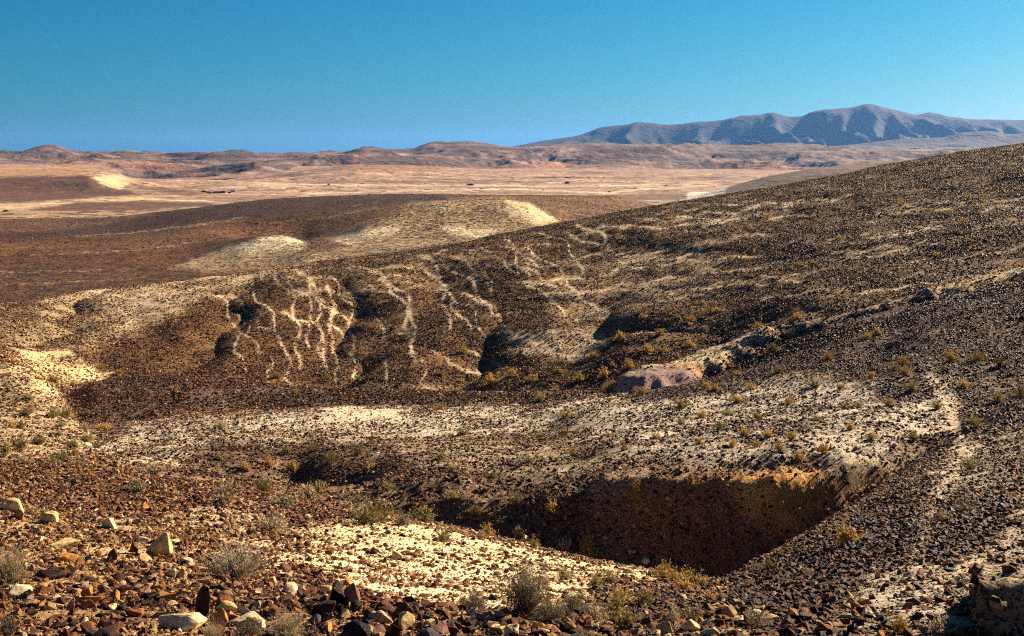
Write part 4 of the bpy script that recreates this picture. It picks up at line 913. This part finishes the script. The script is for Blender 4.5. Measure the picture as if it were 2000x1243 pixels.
NEAR_SH = [
    (1025, 1205, 112, 92, 'big_olive', 'largest olive green shrub growing at the edge of the bright sand slope'),
    (1075, 1215, 70, 50, 'big_grey', 'dry grey twig shrub grown against the largest olive shrub on its downhill side'),
    (925, 1192, 58, 44, 'big_grey', 'thin brown twig shrub on the sand behind the dark lip of rubble'),
    (1120, 1200, 54, 46, 'big_straw', 'dry straw shrub on the sand beside the largest olive shrub'),
    (458, 1130, 125, 72, 'big_grey', 'wide dry grey twig shrub below the pale sandy patch of the nearest slope'),
    (20, 1140, 84, 74, 'big_straw', 'dry straw shrub beside the dark arched stone'),
    (486, 1250, 64, 46, 'big_grey', 'dark grey twig shrub in front of the broad yellowish slab'),
    (560, 1248, 84, 54, 'big_straw', 'pale straw shrub among the dark stones at our feet'),
    (413, 1250, 46, 32, 'big_straw', 'small straw tuft in front of the largest pale boulder'),
    (15, 1246, 40, 60, 'big_grey', 'sparse whitish dead twigs rising from the rubble at our feet'),
    (441, 988, 48, 46, 'straw', 'brown bushy shrub on the crest of the nearest stony slope'),
    (269, 962, 40, 30, 'straw', 'greyish shrub alone on the brown rubble of the nearest slope'),
    (532, 1042, 60, 46, 'straw', 'grey shrub with two tan stones at its foot'),
    (556, 988, 54, 26, 'straw', None), (605, 978, 40, 32, 'straw', None), (623, 966, 30, 26, 'olive', None), (514, 962, 34, 22, 'olive', None), (511, 950, 34, 20, 'straw', None),
    (715, 1025, 90, 42, 'olive', 'broad olive shrub on the crest above the bright sand slope'), (785, 1026, 40, 28, 'straw', None), (827, 1018, 50, 26, 'olive', None), (848, 1012, 22, 18, 'straw', None),
    (864, 1060, 30, 26, 'olive', None), (955, 1046, 30, 24, 'golden', 'orange golden shrub on the crest of the bright sand slope'), (938, 1054, 26, 18, 'straw', None), (1013, 1056, 28, 20, 'olive', None), (1043, 1072, 22, 20, 'olive', None),
    (1151, 1090, 42, 44, 'golden', 'tall golden broom shaped shrub at the rim of the deep gully'), (1104, 1078, 30, 26, 'straw', None), (1100, 1132, 30, 22, 'olive', None), (1065, 1150, 26, 18, 'straw', None),
    (1163, 1152, 34, 28, 'olive', None), (1188, 1140, 32, 26, 'olive', None), (1212, 1182, 38, 30, 'golden', None), (1202, 1196, 32, 30, 'olive', None), (1258, 1186, 56, 30, 'olive', None), (1220, 1226, 60, 36, 'olive', None), (1160, 1212, 44, 34, 'straw', None),
    (1297, 1130, 42, 28, 'golden', None), (1318, 1138, 46, 28, 'golden', None), (1352, 1142, 46, 24, 'olive', None), (1336, 1152, 46, 22, 'golden', None), (1372, 1146, 26, 18, 'golden', None),
    (1384, 1176, 26, 26, 'golden', None), (1349, 1216, 54, 40, 'straw', None), (1478, 1226, 52, 38, 'straw', None), (1314, 1222, 44, 34, 'straw', None), (1503, 1114, 24, 18, 'olive', None),
    (1657, 1062, 54, 36, 'golden', 'largest golden shrub on the dark stones beside the deep gully'), (1755, 1240, 48, 30, 'golden', None), (1832, 1246, 54, 40, 'straw', None), (1395, 1128, 24, 14, 'olive', None), (1460, 1148, 28, 18, 'straw', None), (1580, 1130, 30, 20, 'straw', None),
]
G1 = 'shrubs on the nearest slopes'
for px, py, w_, h_, k, lab in NEAR_SH:
    d0 = near.hit(px, py)
    if lab is None:
        if px > 1380: lab = 'ordinary low shrub on the stony slope beside the deep gully'
        elif px > 1280: lab = 'low golden green shrub in the clump at the gully lip'
        elif px > 1140: lab = 'ordinary low shrub on the stony sand between the bright slope and the gully lip'
        elif px > 700: lab = 'ordinary low shrub on the bright sand slope'
        else: lab = 'ordinary low dry shrub on the crest of the nearest stony slope'
    put_shrub(px, py, w_, h_, k, lab, G1)
MID = '1247,985,26,20,g 1247,965,22,16,g 757,958,26,16,o 883,924,26,14,o 861,900,20,14,o 525,914,30,20,g 480,920,24,16,g 570,922,26,18,g 1895,918,30,24,s 1888,1000,48,32,s 1839,1020,38,26,s ' \
 '1524,884,24,18,g 1562,901,34,18,g 1478,874,22,14,g 1365,868,22,14,g 1430,876,24,16,g 1545,861,24,16,g 1610,888,26,20,g 1356,950,28,14,g ' \
 '1858,706,30,20,g 1910,706,34,20,g 1955,718,32,20,o 1765,714,28,16,g 1767,736,22,18,g 1745,724,18,12,o 1694,665,20,14,g 1713,655,20,14,g 1557,625,22,14,g 1617,705,24,16,g 1510,690,28,18,o 1541,662,30,22,s 1349,678,24,14,g ' \
 '1379,762,26,16,g 1468,762,26,14,g 1398,765,20,14,g 1440,788,34,14,g 1330,799,32,20,o 1373,817,22,18,g 1421,812,30,16,s 1405,842,28,20,o 1452,852,26,18,g 1500,856,28,18,g 1590,757,30,16,o 1781,766,34,20,o 1907,838,36,26,o 1993,776,30,26,o ' \
 '1580,843,24,14,s 1594,823,22,14,s 1678,798,22,14,s 1737,793,24,14,g 1783,862,28,22,o 1330,828,24,14,s 1188,768,32,26,g 1183,735,26,18,g 1132,746,26,18,g 960,751,32,20,g 1267,688,26,16,g 1254,625,20,14,g 1212,663,20,16,g 1251,768,26,12,g 1053,786,32,16,o 906,691,20,14,g ' \
 '857,801,28,10,g 1104,817,26,12,g 1104,853,24,14,o 903,852,26,14,o 52,814,30,18,o 101,818,30,18,o 130,818,26,18,o 40,839,22,16,o 22,836,18,14,g 120,836,26,14,s 166,841,28,14,s 114,853,24,14,s 171,864,28,16,o 206,843,34,14,g 430,839,24,16,s 171,813,18,12,o 56,783,26,14,o 101,747,34,12,o 143,880,32,18,o 147,890,16,16,g 190,878,22,18,o 122,900,44,18,o 40,880,40,24,o 10,890,34,24,o 75,870,30,18,o 196,724,26,12,g 231,734,22,10,g 301,924,54,22,s 154,908,34,12,s 98,907,44,14,s 45,904,40,14,s ' \
 '700,890,30,18,o 610,885,30,18,o 650,905,34,20,o 560,890,26,16,o 430,900,30,16,o 720,915,28,14,g 960,935,24,14,o 1030,905,26,12,o 1120,890,24,14,g 1010,985,30,20,o 880,985,30,16,o 1080,1000,30,20,g 930,1005,34,18,o 1220,880,22,12,g 1280,858,22,12,g 1660,840,24,14,g 1700,862,26,16,g 1830,800,26,18,o 1950,790,30,20,o 1880,760,26,16,g 1640,760,22,12,g 1700,740,22,14,g 1540,790,24,12,g 1480,820,22,12,g 1650,800,22,12,o 1520,730,24,14,o 1440,735,20,10,g 1000,735,24,14,g 1090,730,24,14,g 1040,745,26,14,g 1160,700,24,14,g 1230,720,26,18,g 1300,690,22,12,g 860,735,22,12,o 700,748,24,12,o 640,745,22,10,o 540,740,26,12,o 1290,655,22,12,g 1350,630,20,12,g 1400,610,20,10,g 1480,640,22,12,g'
for t_ in MID.split():
    a_ = t_.split(','); px, py, w_, h_ = map(float, a_[:4]); c_ = {'g': 'golden', 'o': 'olive', 's': 'straw'}[a_[4]]
    q = near.hit(px, py)
    if q is None: continue
    d = q[1]; colr = {'golden': 'golden', 'olive': 'olive', 'straw': 'straw coloured'}[c_]
    if d < 112 and px > 240:
        where = 'on the stony slope' if d < 45 else 'on the shaded bank' if (py > 925 and px > 800) else 'on the pale ridge'
        marks = [(1450, 910, 'the gully rim'), (1350, 735, 'the shade tinted outcrop'), (560, 905, 'the dark hollow'), (1865, 850, 'the pale trail'), (710, 812, 'the bare crest patch'), (1755, 905, 'the gully head'), (1000, 1000, 'the shaded bank'), (1740, 765, 'the dark stone patch'), (1150, 780, 'the valley strip'), (1980, 700, 'the black stony slope')]
    elif d < 133 or px < 240:
        where = 'in the sandy wash' if px < 240 else 'on the valley floor'
        marks = [(330, 770, 'the dark mound'), (100, 690, 'the bright sand bank'), (40, 840, 'the brown wash bank'), (180, 860, 'the tail of the pale ridge'), (1350, 735, 'the shade tinted outcrop'), (1650, 625, 'the shaded outcrop'), (1920, 555, 'the tan outcrop'), (1120, 765, 'the valley strip')]
    else:
        where = 'at the foot of the big hillside'
        marks = [(650, 740, 'the long pale trail'), (900, 740, 'the shaded spur'), (1080, 670, 'the pale spur top'), (1200, 750, 'the valley corner'), (1350, 735, 'the shade tinted outcrop'), (1300, 570, 'the tan hillside patch'), (330, 770, 'the dark mound')]
    near2 = sorted((math.hypot((px - a0) , (py - b0) * 2.5), n0) for a0, b0, n0 in marks)
    size = 'tiny' if w_ < 23 else 'small' if w_ < 29 else 'wide'
    lab = f'{size} {colr} shrub {where} ' + (f'close to {near2[0][1]}' if len(where.split()) > 5 else f'between {near2[0][1]} and {near2[1][1]}')
    lab = ' '.join(lab.split()[:16]) if len(lab.split()) <= 16 else f'{size} {colr} shrub {where} close to {near2[0][1]}'
    put_shrub(px, py, w_ * 0.95, h_ * 0.95, c_, lab, 'small shrubs on the ridge, wash and valley')
# tiny tufts on the big hillside: too many and too small to tell apart
tuft_coll = bpy.data.collections.new('tufts'); scene.collection.children.link(tuft_coll)
for i, (px, py) in enumerate([(1500, 430), (1640, 470), (1760, 400), (1880, 440), (1940, 360), (1420, 560)]):
    k = 'small_golden' if i < 4 else 'small_olive'
    q = near.hit(px, py, 130)
    x, y, z = q; wd = 22 / F * y
    b2 = bmesh.new(); tm, fm = KINDS[k][i % 3]; b2.from_mesh(tm); b2.from_mesh(fm)
    m2 = bpy.data.meshes.new('tuft'); b2.to_mesh(m2); b2.free(); m2.materials.append(M_gold if i < 4 else M_olive)
    o = bpy.data.objects.new('tuft', m2); link(o, tuft_coll); o.location = (x, y, z); o.scale = (wd, wd, wd)
    tag(o, 'dry golden tuft standing out among the dark stones of the big hillside' if i < 4 else 'olive tuft standing out among the dark stones of the big hillside', 'tuft', 'tufts on the big hillside')
sv = near.DEN.copy()
near.DEN = np.clip(0.25 + 1.3 * fbm(near.X / 14, near.Y / 14, 3, 401), 0.03, 2) * (0.35 + 0.65 * sstep(700, 1500, near.PX))
P, s_, dk, r = sample_cells(near, 125, 370, 0.028, 5.5, 0.2, 0.9, 31, capf=3.0)
near.DEN = sv
o = scatter('scrub', P, s_ * 1.1, np.tile(np.array([[0.3, 0.2, 0.06]]), (len(P), 1)), tuft_coll, 6, r, zrot_only=True)
tag(o, 'dry golden and olive scrub dotted between the stones of the big hillside', 'scrub', kind='stuff')

# ================================================================== FAR TREES AND HUTS ON THE PLAIN
M_leaf = plant_material('acacia_leaves', (0.075, 0.085, 0.035), 0.15)
def acacia(px, py, wpx, label):
    q = ps.hit(px, py, 1250)
    if q is None: return
    x, y, z = q; wd = wpx / F * y; r = random.Random(int(px * 7 + py)); ht = wd * 0.62
    e = link(bpy.data.objects.new('acacia_tree', None)); e.location = (x, y, z); tag(e, label, 'tree', 'trees on the plain')
    V = []; Fc = []
    tube(V, Fc, [Vector((0, 0, -0.3)), Vector((.03 * wd, 0, ht * .35)), Vector((0, .04 * wd, ht * .7))], wd * .035, wd * .02)
    for k in range(6):
        a_ = k * 1.047 + r.random(); tube(V, Fc, [Vector((.02 * wd, 0, ht * .35)), Vector((math.cos(a_) * wd * .2, math.sin(a_) * wd * .2, ht * .62)), Vector((math.cos(a_) * wd * .38, math.sin(a_) * wd * .38, ht * .78))], wd * .018, wd * .008)
    m = bpy.data.meshes.new('trunk'); m.from_pydata([v[:] for v in V], [], Fc); m.materials.append(M_bark); o = link(bpy.data.objects.new('trunk', m)); o.parent = e
    V = []; Fc = []
    for k in range(420):
        a_ = r.random() * 6.283; rr = wd * .5 * math.sqrt(r.random()) * (0.8 + .25 * math.sin(3 * a_ + px)); hz = ht * (.62 + .38 * (1 - (rr / wd * 1.9) ** 2) * r.random()) - .1 * ht * r.random()
        p = Vector((rr * math.cos(a_), rr * math.sin(a_), hz)); u = Vector((r.gauss(0, 1), r.gauss(0, 1), r.gauss(0, .6))).normalized() * wd * .07; v = u.orthogonal().normalized() * wd * .05
        b = len(V); V += [p - u, p + v, p + u, p - v]; Fc.append((b, b + 1, b + 2, b + 3))
    m = bpy.data.meshes.new('crown'); m.from_pydata([v[:] for v in V], [], Fc); m.materials.append(M_leaf); o = link(bpy.data.objects.new('crown', m)); o.parent = e
acacia(11, 419, 13, 'dark round acacia standing alone on the pale flat before the brown slope')
for px, py, w_ in ((398, 380, 12), (408, 382, 13), (420, 381, 10), (436, 380, 11), (448, 381, 9)):
    acacia(px, py, w_, 'dark acacia in the clump around the flat roofed sheds')
for px, py, w_ in ((787, 356, 5), (700, 366, 5), (830, 362, 4), (1000, 352, 5), (1120, 348, 5), (1150, 349, 5), (1180, 350, 5), (1240, 372, 7), (1190, 378, 7), (1300, 366, 6), (560, 372, 6), (615, 352, 4), (940, 372, 6), (1060, 374, 6)):
    acacia(px, py, w_, 'tiny dark acacia scattered on the open plain')
def flat_mat(name, c):
    m, t, b = new_mat(name); tc = node(t, 'ShaderNodeTexCoord'); rgb = node(t, 'ShaderNodeRGB'); rgb.outputs[0].default_value = (*c, 1)
    cc, _ = mul_noise(t, tc.outputs['Object'], rgb.outputs[0], 0.8, 0.8, 1.15, 4); t.links.new(cc, b.inputs['Base Color']); b.inputs['Roughness'].default_value = 0.8
    return m
M_white = flat_mat('whitewash', (0.75, 0.72, 0.66)); M_shed = flat_mat('shed_sheet', (0.10, 0.09, 0.10)); M_roof = flat_mat('roof_sheet', (0.30, 0.28, 0.28)); M_door = flat_mat('door_paint', (0.08, 0.06, 0.05))
def box_mesh(name, lo, hi, mat):
    bm = bmesh.new(); bmesh.ops.create_cube(bm, size=1)
    for v in bm.verts: v.co = Vector([(lo[i] + hi[i]) / 2 + v.co[i] * (hi[i] - lo[i]) for i in range(3)])
    bmesh.ops.bevel(bm, geom=list(bm.edges), offset=0.04, segments=1, affect='EDGES')
    m = bpy.data.meshes.new(name); bm.to_mesh(m); bm.free(); m.materials.append(mat); return m
def hut(px, py, wpx, hm, depth, wall, roof, label, name='hut'):
    q = ps.hit(px, py, 1250)
    if q is None: return
    x, y, z = q; wd = wpx / F * y
    e = link(bpy.data.objects.new(name, None)); e.location = (x, y, z); e.rotation_euler = (0, 0, rng.normal(0, .3)); tag(e, label, 'hut', 'huts on the plain')
    parts = [('wall', (-wd / 2, 0, -1.5), (wd / 2, depth, hm), wall), ('roof', (-wd / 2 - .4, -.4, hm), (wd / 2 + .4, depth + .4, hm + .35), roof), ('door', (-.7, -.06, 0), (.7, -.003, 2.1), M_door)]
    for k in (-1, 1):
        if wd > 6: parts.append(('window', (k * wd * .3 - .6, -.06, 1.0), (k * wd * .3 + .6, -.003, 2.0), M_door))
    for nm, lo, hi, mt in parts:
        o = link(bpy.data.objects.new(nm, box_mesh(nm, lo, hi, mt))); o.parent = e
hut(428, 379, 22, 3.2, 9, M_shed, M_roof, 'long dark shed with flat roof among the acacias', 'shed')
hut(455, 376, 9, 3.6, 7, M_white, M_roof, 'small pale hut at the end of the dark shed')
hut(642, 363, 5, 4.0, 8, M_white, M_white, 'lone white hut on the open plain beyond the brown hill')
hut(918, 363, 14, 3.5, 8, M_shed, M_roof, 'dark low shed beside a white earth bank on the plain', 'shed')
hut(1108, 359, 7, 4.0, 8, M_shed, M_roof, 'small dark shed beside the bright white cut on the plain', 'shed')
